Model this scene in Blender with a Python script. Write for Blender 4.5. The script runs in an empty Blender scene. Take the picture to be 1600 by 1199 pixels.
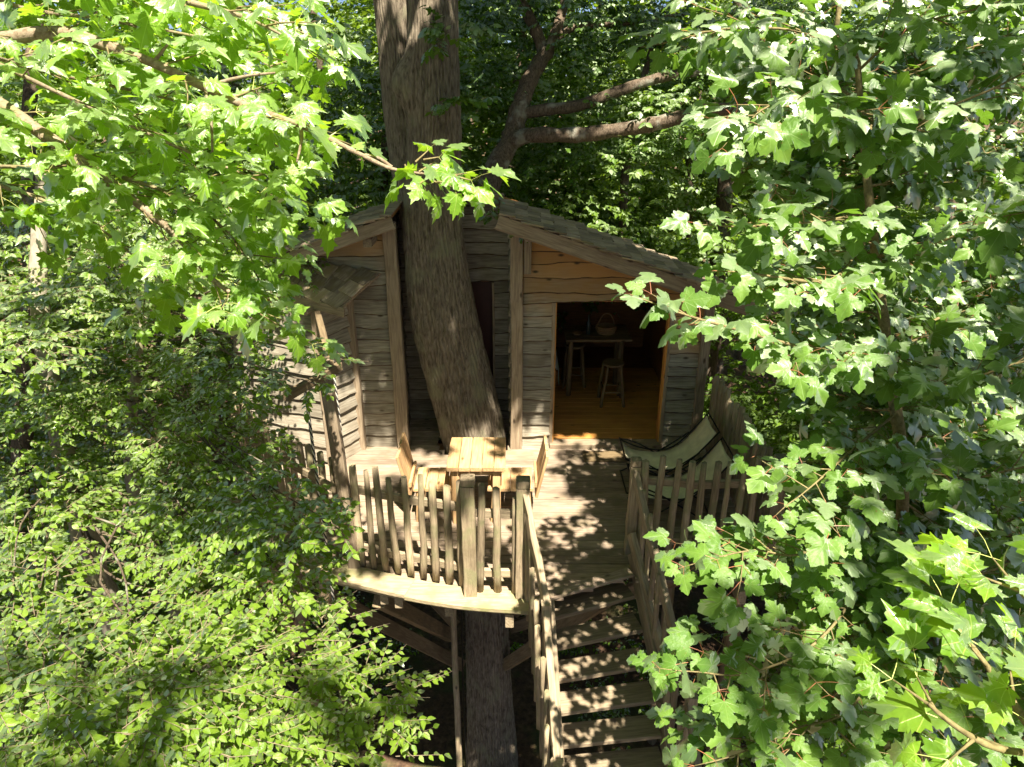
import bpy, math, random
import numpy as np
from mathutils import Vector, Matrix
R_ = random.Random(11)
rng = np.random.default_rng(7)
rad = math.radians
sc = bpy.context.scene
col = sc.collection

# ------------------------------------------------------------------ camera, sky, sun, exposure
CAM_H, TILT, FPX = 4.7, rad(24), 1109.0          # deck level is z = 0, wall of the hut lies along x
cam_d = bpy.data.cameras.new('camera'); cam_d.sensor_width = 36; cam_d.lens = FPX / 1600 * 36
cam_d.clip_start = 0.05; cam_d.clip_end = 800
cam = bpy.data.objects.new('camera', cam_d); col.objects.link(cam)
cam.location = (0, 0, CAM_H); cam.rotation_euler = (math.pi / 2 - TILT, 0, 0)
sc.camera = cam
SUN = Vector((0.14, -0.43, 0.84)).normalized()
w = bpy.data.worlds.new('World'); sc.world = w; w.use_nodes = True
wn = w.node_tree.nodes; wl = w.node_tree.links
sky = wn.new('ShaderNodeTexSky'); sky.sky_type = 'NISHITA'; sky.sun_disc = False
sky.air_density = .35; sky.sun_elevation = math.asin(SUN.z); sky.sun_rotation = math.atan2(SUN.x, SUN.y)
wl.new(sky.outputs[0], wn['Background'].inputs[0]); wn['Background'].inputs[1].default_value = 0.05
sd = bpy.data.lights.new('sun', 'SUN'); sd.energy = 5.0; sd.angle = rad(0.53); sd.color = (1, 0.90, 0.73)
so = bpy.data.objects.new('sun', sd); col.objects.link(so); so.location = (6, -8, 30)
so.rotation_euler = SUN.to_track_quat('Z', 'Y').to_euler()
sc.view_settings.view_transform = 'Standard'; sc.view_settings.look = 'None'
sc.view_settings.gamma = 1; sc.view_settings.exposure = 1.92
sc.cycles.max_bounces = 5; sc.cycles.diffuse_bounces = 2; sc.cycles.glossy_bounces = 2
sc.cycles.transmission_bounces = 3; sc.cycles.transparent_max_bounces = 4
sc.cycles.use_denoising = True; sc.cycles.sample_clamp_indirect = 6

def at(px, py, d):
    """a bearing surveyed on the photograph and a real distance (m) give a point of the place"""
    c, s = math.cos(TILT), math.sin(TILT); x = (px - 800) / FPX; y = (py - 599.5) / FPX
    return Vector((x * d, (c - y * s) * d, CAM_H + (-s - y * c) * d))
def in_view(P):
    c, s = math.cos(TILT), math.sin(TILT); v = P - np.array([0, 0, CAM_H])
    dep = v[:, 1] * c - v[:, 2] * s; dn = -v[:, 1] * s - v[:, 2] * c
    d = np.maximum(dep, 1e-3)
    return dep, (dep > .2) & (np.abs(v[:, 0] / d * FPX) < 815) & (np.abs(dn / d * FPX) < 615)

# ------------------------------------------------------------------ object helpers
def tag(o, label=None, cat=None, group=None, kind=None):
    if label: o['label'] = label
    if cat: o['category'] = cat
    if group: o['group'] = group
    if kind: o['kind'] = kind
    return o
def thing(name, loc, label, cat, group=None):
    o = bpy.data.objects.new(name, None); col.objects.link(o); o.location = loc; o.empty_display_size = .1
    return tag(o, label, cat, group)
def put(name, me, parent=None, M=None):
    o = bpy.data.objects.new(name, me); col.objects.link(o)
    if M is not None: o.matrix_basis = M
    if parent is not None:
        o.parent = parent
        if parent.type == 'EMPTY': o.matrix_parent_inverse = Matrix.Translation(-Vector(parent.location))
        else: o.matrix_parent_inverse = parent.matrix_basis.inverted()
    return o
def pym(name, V, F, mats, smooth=False, fm=None):
    me = bpy.data.meshes.new(name); me.from_pydata([tuple(v) for v in V], [], F)
    for m in (mats if isinstance(mats, (list, tuple)) else [mats]): me.materials.append(m)
    if fm is not None: me.polygons.foreach_set('material_index', fm)
    if smooth: me.polygons.foreach_set('use_smooth', [True] * len(F))
    me.update(); return me
def tri_mesh(name, V, T, mats, mi=None, uv=None, tint=None, smooth=False):
    me = bpy.data.meshes.new(name); nt = len(T)
    me.vertices.add(len(V)); me.vertices.foreach_set('co', np.ascontiguousarray(V, np.float32).ravel())
    me.loops.add(nt * 3); me.loops.foreach_set('vertex_index', np.ascontiguousarray(T, np.int32).ravel())
    me.polygons.add(nt); me.polygons.foreach_set('loop_start', np.arange(0, nt * 3, 3, dtype=np.int32))
    for m in mats: me.materials.append(m)
    if mi is not None: me.polygons.foreach_set('material_index', np.ascontiguousarray(mi, np.int32))
    if smooth: me.polygons.foreach_set('use_smooth', np.ones(nt, bool))
    me.update(calc_edges=True)
    if uv is not None:
        l = me.uv_layers.new(name='leafuv'); l.data.foreach_set('uv', np.ascontiguousarray(uv[T.ravel()], np.float32).ravel())
    if tint is not None:
        a = me.attributes.new('tint', 'FLOAT', 'POINT'); a.data.foreach_set('value', np.ascontiguousarray(tint, np.float32))
    return me

# ------------------------------------------------------------------ materials
def N(t, kind, **kw):
    n = t.nodes.new(kind)
    for k, v in kw.items():
        if k.startswith('i_'): n.inputs[int(k[2:])].default_value = v
        else: setattr(n, k, v)
    return n
def ramp(t, stops):
    n = t.nodes.new('ShaderNodeValToRGB'); e = n.color_ramp.elements
    while len(e) < len(stops): e.new(.5)
    for el, (p, c) in zip(e, stops): el.position = p; el.color = (*c, 1) if len(c) == 3 else c
    return n
def mixc(t, fac, a, b, mode='MIX'):
    n = t.nodes.new('ShaderNodeMix'); n.data_type = 'RGBA'; n.blend_type = mode
    for i, v in ((0, fac), (6, a), (7, b)):
        if hasattr(v, 'links') or hasattr(v, 'is_linked'): t.links.new(v, n.inputs[i])
        else: n.inputs[i].default_value = v if i == 0 else (*v, 1)
    return n.outputs[2]
def newmat(name):
    m = bpy.data.materials.new(name); m.use_nodes = True; t = m.node_tree
    b = t.nodes['Principled BSDF']; return m, t, b
def wood(name, a, b, dark, rough=.75, stretch=(1.3, 16, 16), var=.35, bump=.35, moss=None, upper=None, knots=True):
    m, t, B = newmat(name); L = t.links.new
    tc = N(t, 'ShaderNodeTexCoord'); oi = N(t, 'ShaderNodeObjectInfo')
    off = N(t, 'ShaderNodeVectorMath', operation='SCALE'); off.inputs[0].default_value = (31, 17, 23); L(oi.outputs['Random'], off.inputs[3])
    add = N(t, 'ShaderNodeVectorMath', operation='ADD'); L(tc.outputs['Object'], add.inputs[0]); L(off.outputs[0], add.inputs[1])
    mp = N(t, 'ShaderNodeMapping'); mp.inputs[3].default_value = stretch; L(add.outputs[0], mp.inputs[0])
    g = N(t, 'ShaderNodeTexNoise'); g.inputs['Scale'].default_value = 3.2; g.inputs['Detail'].default_value = 7; g.inputs['Distortion'].default_value = .5; L(mp.outputs[0], g.inputs['Vector'])
    fine = N(t, 'ShaderNodeTexNoise'); fine.inputs['Scale'].default_value = 14; fine.inputs['Detail'].default_value = 4; L(mp.outputs[0], fine.inputs['Vector'])
    bl = N(t, 'ShaderNodeTexNoise'); bl.inputs['Scale'].default_value = 2.3; bl.inputs['Detail'].default_value = 5; L(add.outputs[0], bl.inputs['Vector'])
    r1 = ramp(t, [(.36, a), (.62, b)]); L(g.outputs['Fac'], r1.inputs[0])
    c = r1.outputs[0]
    r2 = ramp(t, [(.50, (0, 0, 0)), (.72, (1, 1, 1))]); L(bl.outputs['Fac'], r2.inputs[0])
    mm = N(t, 'ShaderNodeMath', operation='MULTIPLY'); L(r2.outputs[0], mm.inputs[0]); mm.inputs[1].default_value = .55
    c = mixc(t, mm.outputs[0], c, dark)
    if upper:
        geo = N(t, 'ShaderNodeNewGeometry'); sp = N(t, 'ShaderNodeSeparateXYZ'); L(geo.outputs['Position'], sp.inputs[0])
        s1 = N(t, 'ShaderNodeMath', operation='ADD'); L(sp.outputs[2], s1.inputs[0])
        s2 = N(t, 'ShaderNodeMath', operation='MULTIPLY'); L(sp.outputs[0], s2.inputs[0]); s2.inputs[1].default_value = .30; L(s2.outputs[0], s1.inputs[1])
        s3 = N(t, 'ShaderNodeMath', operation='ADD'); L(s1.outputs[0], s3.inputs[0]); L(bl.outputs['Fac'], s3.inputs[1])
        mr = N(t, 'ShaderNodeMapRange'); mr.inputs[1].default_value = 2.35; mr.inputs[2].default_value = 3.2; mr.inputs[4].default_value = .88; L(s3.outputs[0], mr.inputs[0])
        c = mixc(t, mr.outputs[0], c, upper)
    if moss:
        mn = N(t, 'ShaderNodeTexNoise'); mn.inputs['Scale'].default_value = 6; mn.inputs['Detail'].default_value = 6; L(add.outputs[0], mn.inputs['Vector'])
        r3 = ramp(t, [(.48, (0, 0, 0)), (.66, (1, 1, 1))]); L(mn.outputs['Fac'], r3.inputs[0])
        c = mixc(t, r3.outputs[0], c, moss)
    if knots:
        kp = N(t, 'ShaderNodeMapping'); kp.inputs[3].default_value = (1, 2.2, 2.2); L(add.outputs[0], kp.inputs[0])
        vo = N(t, 'ShaderNodeTexVoronoi'); vo.inputs['Scale'].default_value = 2.6; L(kp.outputs[0], vo.inputs['Vector'])
        r4 = ramp(t, [(.05, (1, 1, 1)), (.13, (0, 0, 0))]); L(vo.outputs['Distance'], r4.inputs[0])
        c = mixc(t, r4.outputs[0], c, tuple(x * .45 for x in dark))
    mv = N(t, 'ShaderNodeMapRange'); mv.inputs[3].default_value = 1 - var; mv.inputs[4].default_value = 1 + var; L(oi.outputs['Random'], mv.inputs[0])
    hs = N(t, 'ShaderNodeHueSaturation'); L(mv.outputs[0], hs.inputs['Value']); L(c, hs.inputs['Color'])
    L(hs.outputs[0], B.inputs['Base Color']); B.inputs['Roughness'].default_value = rough
    B.inputs['Specular IOR Level'].default_value = .3
    bm = N(t, 'ShaderNodeBump'); bm.inputs['Strength'].default_value = bump; bm.inputs['Distance'].default_value = .01
    sm = N(t, 'ShaderNodeMath', operation='ADD'); L(g.outputs['Fac'], sm.inputs[0]); L(fine.outputs['Fac'], sm.inputs[1]); L(sm.outputs[0], bm.inputs['Height'])
    L(bm.outputs[0], B.inputs['Normal'])
    return m
def bark(name, a, b, patch=None, sc_=(9, 9, 1.5), bump=.8):
    m, t, B = newmat(name); L = t.links.new
    tc = N(t, 'ShaderNodeTexCoord'); mp = N(t, 'ShaderNodeMapping'); mp.inputs[3].default_value = sc_; L(tc.outputs['Object'], mp.inputs[0])
    g = N(t, 'ShaderNodeTexNoise'); g.inputs['Scale'].default_value = 2.5; g.inputs['Detail'].default_value = 8; g.inputs['Roughness'].default_value = .65; g.inputs['Distortion'].default_value = .6; L(mp.outputs[0], g.inputs['Vector'])
    r1 = ramp(t, [(.35, a), (.65, b)]); L(g.outputs['Fac'], r1.inputs[0]); c = r1.outputs[0]
    if patch:
        pn = N(t, 'ShaderNodeTexNoise'); pn.inputs['Scale'].default_value = 3.5; pn.inputs['Detail'].default_value = 7; L(tc.outputs['Object'], pn.inputs['Vector'])
        r2 = ramp(t, [(.54, (0, 0, 0)), (.66, (1, 1, 1))]); L(pn.outputs['Fac'], r2.inputs[0])
        pm = N(t, 'ShaderNodeMath', operation='MULTIPLY'); L(r2.outputs[0], pm.inputs[0]); pm.inputs[1].default_value = .7
        c = mixc(t, pm.outputs[0], c, patch)
    L(c, B.inputs['Base Color']); B.inputs['Roughness'].default_value = .9; B.inputs['Specular IOR Level'].default_value = .2
    bm = N(t, 'ShaderNodeBump'); bm.inputs['Strength'].default_value = bump; bm.inputs['Distance'].default_value = .02; L(g.outputs['Fac'], bm.inputs['Height']); L(bm.outputs[0], B.inputs['Normal'])
    return m
def leafmat(name, c0, c1, tr, veins=True, gloss=.38, ks=.5, vein_c=(.30, .36, .10)):
    """thin blade: reflects, lets light through, waxy coat; tint and veins belong to the leaf"""
    m = bpy.data.materials.new(name); m.use_nodes = True; t = m.node_tree; L = t.links.new; t.nodes.clear()
    out = N(t, 'ShaderNodeOutputMaterial'); at_ = N(t, 'ShaderNodeAttribute', attribute_name='tint')
    oi = N(t, 'ShaderNodeObjectInfo')
    c = mixc(t, at_.outputs['Fac'], c0, c1)
    ct = mixc(t, at_.outputs['Fac'], tuple(x * .75 for x in tr), tr)
    geo = N(t, 'ShaderNodeNewGeometry')
    if veins:
        uv = N(t, 'ShaderNodeUVMap', uv_map='leafuv'); sp = N(t, 'ShaderNodeSeparateXYZ'); L(uv.outputs[0], sp.inputs[0])
        ax = N(t, 'ShaderNodeMath', operation='ABSOLUTE'); L(sp.outputs[0], ax.inputs[0])
        mn = None
        for ang in veins:
            x1 = N(t, 'ShaderNodeMath', operation='MULTIPLY'); L(ax.outputs[0], x1.inputs[0]); x1.inputs[1].default_value = math.cos(rad(ang))
            y1 = N(t, 'ShaderNodeMath', operation='MULTIPLY'); L(sp.outputs[1], y1.inputs[0]); y1.inputs[1].default_value = math.sin(rad(ang))
            d = N(t, 'ShaderNodeMath', operation='SUBTRACT'); L(x1.outputs[0], d.inputs[0]); L(y1.outputs[0], d.inputs[1])
            a = N(t, 'ShaderNodeMath', operation='ABSOLUTE'); L(d.outputs[0], a.inputs[0])
            if mn is None: mn = a
            else:
                q = N(t, 'ShaderNodeMath', operation='MINIMUM'); L(mn.outputs[0], q.inputs[0]); L(a.outputs[0], q.inputs[1]); mn = q
        mr = N(t, 'ShaderNodeMapRange'); mr.inputs[1].default_value = .004; mr.inputs[2].default_value = .015; mr.inputs[3].default_value = .38; mr.inputs[4].default_value = 0; L(mn.outputs[0], mr.inputs[0])
        c = mixc(t, mr.outputs[0], c, vein_c); ct = mixc(t, mr.outputs[0], ct, tuple(min(1, x * 1.3 + .05) for x in tr))
        wp = N(t, 'ShaderNodeVectorMath', operation='ADD'); L(uv.outputs[0], wp.inputs[0])
        wo = N(t, 'ShaderNodeVectorMath', operation='SCALE'); wo.inputs[0].default_value = (13, 29, 7); L(oi.outputs['Random'], wo.inputs[3]); L(wo.outputs[0], wp.inputs[1])
        bz = N(t, 'ShaderNodeTexNoise'); bz.inputs['Scale'].default_value = 2.6; bz.inputs['Detail'].default_value = 5; L(wp.outputs[0], bz.inputs['Vector'])
        br = ramp(t, [(.25, (.62, .66, .7)), (.55, (1, 1, 1)), (.8, (1.0, .95, .7))]); L(bz.outputs['Fac'], br.inputs[0]); c = mixc(t, 1.0, c, br.outputs[0], 'MULTIPLY')
        sz = N(t, 'ShaderNodeTexNoise'); sz.inputs['Scale'].default_value = 9; sz.inputs['Detail'].default_value = 2; L(wp.outputs[0], sz.inputs['Vector'])
        sr = ramp(t, [(.70, (0, 0, 0)), (.76, (1, 1, 1))]); L(sz.outputs['Fac'], sr.inputs[0]); c = mixc(t, sr.outputs[0], c, (.10, .065, .02)); ct = mixc(t, sr.outputs[0], ct, (.08, .05, .01))
        nz = N(t, 'ShaderNodeTexNoise'); nz.inputs['Scale'].default_value = 7; nz.inputs['Detail'].default_value = 4; L(uv.outputs[0], nz.inputs['Vector'])
        bm = N(t, 'ShaderNodeBump'); bm.inputs['Strength'].default_value = .35; bm.inputs['Distance'].default_value = .006
        hh = N(t, 'ShaderNodeMath', operation='SUBTRACT'); L(nz.outputs['Fac'], hh.inputs[0]); L(mr.outputs[0], hh.inputs[1]); L(hh.outputs[0], bm.inputs['Height'])
    df = N(t, 'ShaderNodeBsdfDiffuse'); L(c, df.inputs[0])
    tl = N(t, 'ShaderNodeBsdfTranslucent'); L(ct, tl.inputs[0])
    gl = N(t, 'ShaderNodeBsdfGlossy'); gl.inputs['Roughness'].default_value = gloss; gl.inputs[0].default_value = (.9, .95, .9, 1)
    if veins:
        for n in (df, gl): L(bm.outputs[0], n.inputs['Normal'])
    ad = N(t, 'ShaderNodeAddShader'); L(df.outputs[0], ad.inputs[0]); L(tl.outputs[0], ad.inputs[1])
    fr = N(t, 'ShaderNodeFresnel'); fr.inputs[0].default_value = 1.42
    fm = N(t, 'ShaderNodeMath', operation='MULTIPLY'); L(fr.outputs[0], fm.inputs[0]); fm.inputs[1].default_value = ks
    mx = N(t, 'ShaderNodeMixShader'); L(fm.outputs[0], mx.inputs[0]); L(ad.outputs[0], mx.inputs[1]); L(gl.outputs[0], mx.inputs[2])
    L(mx.outputs[0], out.inputs[0]); return m
def plain(name, c, rough=.6, metal=0, var=0):
    m, t, B = newmat(name); B.inputs['Roughness'].default_value = rough; B.inputs['Metallic'].default_value = metal
    tc = N(t, 'ShaderNodeTexCoord'); n = N(t, 'ShaderNodeTexNoise'); n.inputs['Scale'].default_value = 9; n.inputs['Detail'].default_value = 5
    t.links.new(tc.outputs['Object'], n.inputs['Vector'])
    r = ramp(t, [(.3, tuple(x * .82 for x in c)), (.7, tuple(min(1, x * 1.12) for x in c))]); t.links.new(n.outputs['Fac'], r.inputs[0]); t.links.new(r.outputs[0], B.inputs['Base Color'])
    return m

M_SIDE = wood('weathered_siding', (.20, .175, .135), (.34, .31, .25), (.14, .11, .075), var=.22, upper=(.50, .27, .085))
M_SIDE2 = wood('grey_siding', (.18, .155, .12), (.31, .28, .225), (.13, .10, .07), var=.22)
M_WANE_SHADE = wood('waney_edge_shade', (.045, .030, .018), (.10, .065, .035), (.03, .02, .012), var=.2, knots=False)  # dark waney edge that also paints in the shade line of each seam
M_POST = wood('weathered_post', (.21, .16, .11), (.33, .265, .19), (.15, .105, .07), var=.15)
M_DECK = wood('deck_wood', (.205, .155, .115), (.33, .26, .20), (.16, .12, .085), var=.28, moss=(.21, .17, .115))
M_PICK = wood('picket_wood', (.22, .17, .115), (.38, .305, .205), (.15, .12, .07), var=.28, moss=(.23, .215, .12), bump=.6)
M_RAIL = wood('rail_wood', (.22, .175, .115), (.35, .285, .195), (.16, .125, .08), var=.15)
M_EDGE = wood('edge_board_wood', (.27, .215, .135), (.39, .325, .215), (.22, .19, .10), var=.1, moss=(.24, .23, .11))
M_TREAD = wood('tread_wood', (.20, .155, .105), (.31, .25, .175), (.17, .13, .08), var=.15)
M_BEAM = wood('beam_wood', (.15, .11, .065), (.23, .175, .105), (.10, .075, .045), var=.2)
M_ORANGE = wood('stained_wood', (.48, .22, .055), (.62, .31, .085), (.34, .14, .04), rough=.45, var=.15, bump=.15)
M_INNER = wood('interior_wood', (.26, .11, .035), (.38, .17, .055), (.17, .07, .02), rough=.55, var=.2, bump=.2)
M_FRESH = wood('furniture_wood', (.42, .26, .125), (.55, .37, .20), (.34, .19, .08), rough=.6, var=.14, bump=.2)
M_LOG = wood('stool_wood', (.17, .115, .06), (.27, .19, .10), (.12, .08, .04), var=.15)
M_SHING = wood('shingle_wood', (.20, .15, .11), (.34, .28, .21), (.12, .095, .07), var=.4, moss=(.23, .18, .10), stretch=(2, 12, 12), knots=False)
M_CANVAS = plain('cream_canvas', (.70, .65, .46), .85)
M_METAL = plain('dark_metal', (.025, .025, .024), .4, .6)
M_WHITE = plain('white_linen', (.75, .76, .78), .9)
M_ROPEW = plain('rope_pale', (.62, .58, .50), .9); M_ROPEB = plain('rope_dark', (.03, .03, .035), .9)
M_MAT = plain('doormat', (.16, .115, .06), .95)
M_BASK = plain('wicker', (.33, .20, .09), .7)
M_GLASS = plain('bottle_glass', (.05, .07, .06), .1)
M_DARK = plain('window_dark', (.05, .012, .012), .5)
M_PAPER = plain('picture_paper', (.6, .52, .4), .8)
M_BARK = bark('host_bark', (.075, .060, .044), (.27, .228, .175), (.22, .215, .14), (13, 13, 2.6), 1)
M_BARK2 = bark('dark_bark', (.055, .042, .030), (.17, .13, .095), (.33, .33, .28), (14, 14, 5), 1)
M_BARK3 = bark('grey_bark', (.17, .15, .115), (.33, .30, .235), (.21, .21, .10), (6, 6, 3), .4)
M_TWIG = bark('twig_bark', (.15, .11, .07), (.30, .25, .18), (.20, .19, .08), (20, 20, 20), .4)
M_STEM = bark('green_stem', (.12, .10, .045), (.24, .20, .10), None, (20, 20, 20), .3)
M_PET_R = plain('petiole_red', (.26, .10, .05), .5); M_PET_G = plain('petiole_green', (.36, .40, .12), .5)
M_LMAPLE = leafmat('norway_leaf', (.055, .120, .012), (.10, .175, .018), (.22, .37, .015), (0, 42, 78), .36, .45)
M_LSYC = leafmat('sycamore_leaf', (.052, .112, .018), (.092, .162, .028), (.08, .16, .010), (0, 38, 74), .42, .42, (.16, .24, .08))
M_LHORN = leafmat('hornbeam_leaf', (.058, .108, .010), (.108, .168, .016), (.12, .20, .011), (0,), .36, .5, (.16, .25, .05))
M_LFAR = leafmat('wood_leaf', (.042, .088, .008), (.085, .145, .014), (.12, .19, .010), False, .42, .3)
M_LOAK = leafmat('oak_leaf', (.032, .080, .010), (.065, .125, .016), (.06, .11, .007), False, .40, .3)

# ------------------------------------------------------------------ solid shapes
def frame(p0, p1, up=(0, 0, 1)):
    x = (Vector(p1) - Vector(p0)); ln = x.length; x.normalize(); u = Vector(up)
    y = u.cross(x)
    if y.length < 1e-3: y = Vector((0, 1, 0)).cross(x)
    y.normalize(); z = x.cross(y)
    M = Matrix((( x.x, y.x, z.x, p0[0]), (x.y, y.y, z.y, p0[1]), (x.z, y.z, z.z, p0[2]), (0, 0, 0, 1)))
    return M, ln
def board_mesh(ln, wd, th, mat, ch=.006, bow=.004, seg=4, wave=0):
    V, F = [], []; a, b = wd / 2, th / 2; ch = min(ch, a * .4, b * .4)
    prof = [(-a + ch, -b), (a - ch, -b), (a, -b + ch), (a, b - ch), (a - ch, b), (-a + ch, b), (-a, b - ch), (-a, -b + ch)]
    k = len(prof)
    for i in range(seg + 1):
        oy, oz = R_.uniform(-bow, bow), R_.uniform(-bow, bow) * .6
        wl_, wr = (R_.uniform(-wave, wave), R_.uniform(-wave, wave)) if wave else (0, 0)
        for (y, z) in prof: V.append((ln * i / seg, y + oy + (wl_ if y < 0 else wr), z + oz))
    for i in range(seg):
        for j in range(k):
            q = (j + 1) % k; F.append((i * k + j, i * k + q, (i + 1) * k + q, (i + 1) * k + j))
    F.append(tuple(range(k - 1, -1, -1))); F.append(tuple(seg * k + j for j in range(k)))
    return pym('board', V, F, mat)
def board(name, parent, p0, p1, wd, th, mat, up=(0, 0, 1), **kw):
    M, ln = frame(p0, p1, up); return put(name, board_mesh(ln, wd, th, mat, **kw), parent, M)
def log(name, parent, p0, p1, r0, r1, mat, sides=9, seg=6, rough=.14, bend=.008):
    M, ln = frame(p0, p1, (.1, 1, .05)); V, F = [], []
    lob = [1 + R_.uniform(-rough, rough) for _ in range(sides)]; ox = oy = 0
    for i in range(seg + 1):
        t = i / seg; r = r0 + (r1 - r0) * t
        if 0 < i < seg: ox += R_.uniform(-bend, bend); oy += R_.uniform(-bend, bend)
        for j in range(sides):
            an = 2 * math.pi * j / sides; q = r * lob[j] * (1 + R_.uniform(-.05, .05)) * (.9 if i in (0, seg) else 1)
            V.append((ln * t, oy + q * math.cos(an), ox + q * math.sin(an)))
    for i in range(seg):
        for j in range(sides):
            k = (j + 1) % sides; F.append((i * sides + j, i * sides + k, (i + 1) * sides + k, (i + 1) * sides + j))
    sm = [True] * len(F) + [False] * 2
    F.append(tuple(range(sides - 1, -1, -1))); F.append(tuple(seg * sides + j for j in range(sides)))
    me = pym('log', V, F, mat); me.polygons.foreach_set('use_smooth', sm); return put(name, me, parent, M)
def tube_np(pts, radii, sides=8):
    P = np.array([tuple(p) for p in pts], float); n = len(P)
    T = np.gradient(P, axis=0); T /= np.linalg.norm(T, axis=1)[:, None] + 1e-9
    ref = np.array([0, 0, 1.]) if abs(T[0, 2]) < .8 else np.array([1., 0, 0])
    V = []
    for i in range(n):
        u = np.cross(T[i], ref); u /= np.linalg.norm(u) + 1e-9; v = np.cross(T[i], u); ref = np.cross(u, T[i])
        a = np.arange(sides) * 2 * np.pi / sides
        V.append(P[i] + radii[i] * (np.cos(a)[:, None] * u + np.sin(a)[:, None] * v))
    V = np.concatenate(V); T_ = []
    i, j = np.meshgrid(np.arange(n - 1), np.arange(sides), indexing='ij'); i = i.ravel(); j = j.ravel(); k = (j + 1) % sides
    a, b, c, d = i * sides + j, i * sides + k, (i + 1) * sides + k, (i + 1) * sides + j
    T_ = np.concatenate([np.stack([a, b, c], 1), np.stack([a, c, d], 1)])
    e = (n - 1) * sides
    T_ = np.concatenate([T_, [[e, e + q, e + q + 1] for q in range(1, sides - 1)]])
    return V, T_
def smooth_line(pts, per=6):
    P = [Vector(p) for p in pts]; out = []
    for i in range(len(P) - 1):
        p0 = P[max(i - 1, 0)]; p1 = P[i]; p2 = P[i + 1]; p3 = P[min(i + 2, len(P) - 1)]
        for k in range(per):
            t = k / per
            out.append(.5 * ((2 * p1) + (p2 - p0) * t + (2 * p0 - 5 * p1 + 4 * p2 - p3) * t * t + (3 * p1 - p0 - 3 * p2 + p3) * t ** 3))
    out.append(P[-1]); return out
def limb(name, parent, pts, r0, r1, mat, sides=9, per=6, knobs=.10):
    L = smooth_line(pts, per); n = len(L)
    rr = [(r0 + (r1 - r0) * (i / (n - 1))) * (1 + R_.uniform(-knobs, knobs)) for i in range(n)]
    V, T = tube_np(L, rr, sides); V = V + rng.normal(0, r1 * .06, V.shape)
    return put(name, tri_mesh(name, V, T, [mat], smooth=True), parent)
def tubes_mesh(name, lines, mat, sides=4):
    VV, TT, o = [], [], 0
    for pts, r0, r1 in lines:
        n = len(pts); V, T = tube_np(pts, [r0 + (r1 - r0) * i / (n - 1) for i in range(n)], sides)
        VV.append(V); TT.append(T + o); o += len(V)
    return tri_mesh(name, np.concatenate(VV), np.concatenate(TT), [mat], smooth=True)

# ------------------------------------------------------------------ the ground
GZ = -6.3
def ground_z(x, y):
    return GZ + .25 * np.sin(x * .23 + 1) * np.cos(y * .19) + .09 * np.sin(x * .9) * np.sin(y * .8 + 2) + np.clip((y - 16) * .11, 0, 5)
gx = np.concatenate([np.linspace(-150, -16, 16)[:-1], np.linspace(-16, 16, 65), np.linspace(16, 150, 16)[1:]])
gy = np.concatenate([np.linspace(-80, -4, 8)[:-1], np.linspace(-4, 30, 69), np.linspace(30, 260, 20)[1:]])
GX, GY = np.meshgrid(gx, gy); GZZ = ground_z(GX, GY)
V = np.stack([GX.ravel(), GY.ravel(), GZZ.ravel()], 1); nx, ny = len(gx), len(gy)
i, j = np.meshgrid(np.arange(ny - 1), np.arange(nx - 1), indexing='ij'); a = (i * nx + j).ravel()
m_ground, t, B = newmat('forest_floor'); tc = N(t, 'ShaderNodeTexCoord')
n1 = N(t, 'ShaderNodeTexNoise'); n1.inputs['Scale'].default_value = 9; n1.inputs['Detail'].default_value = 9; n1.inputs['Roughness'].default_value = .7; t.links.new(tc.outputs['Object'], n1.inputs['Vector'])
r1 = ramp(t, [(.3, (.030, .017, .010)), (.5, (.085, .048, .028)), (.72, (.19, .115, .07))]); t.links.new(n1.outputs['Fac'], r1.inputs[0])
n2 = N(t, 'ShaderNodeTexNoise'); n2.inputs['Scale'].default_value = .9; n2.inputs['Detail'].default_value = 6; t.links.new(tc.outputs['Object'], n2.inputs['Vector'])
r2 = ramp(t, [(.52, (0, 0, 0)), (.66, (1, 1, 1))]); t.links.new(n2.outputs['Fac'], r2.inputs[0])
t.links.new(mixc(t, r2.outputs[0], r1.outputs[0], (.05, .075, .018)), B.inputs['Base Color']); B.inputs['Roughness'].default_value = 1
bm = N(t, 'ShaderNodeBump'); bm.inputs['Strength'].default_value = 1; bm.inputs['Distance'].default_value = .05; t.links.new(n1.outputs['Fac'], bm.inputs['Height']); t.links.new(bm.outputs[0], B.inputs['Normal'])
g = put('ground', tri_mesh('ground', V, np.concatenate([np.stack([a, a + 1, a + nx + 1], 1), np.stack([a, a + nx + 1, a + nx], 1)]), [m_ground], smooth=True))
tag(g, 'brown forest floor of earth and leaf litter below the deck', None, None, 'structure')

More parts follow.
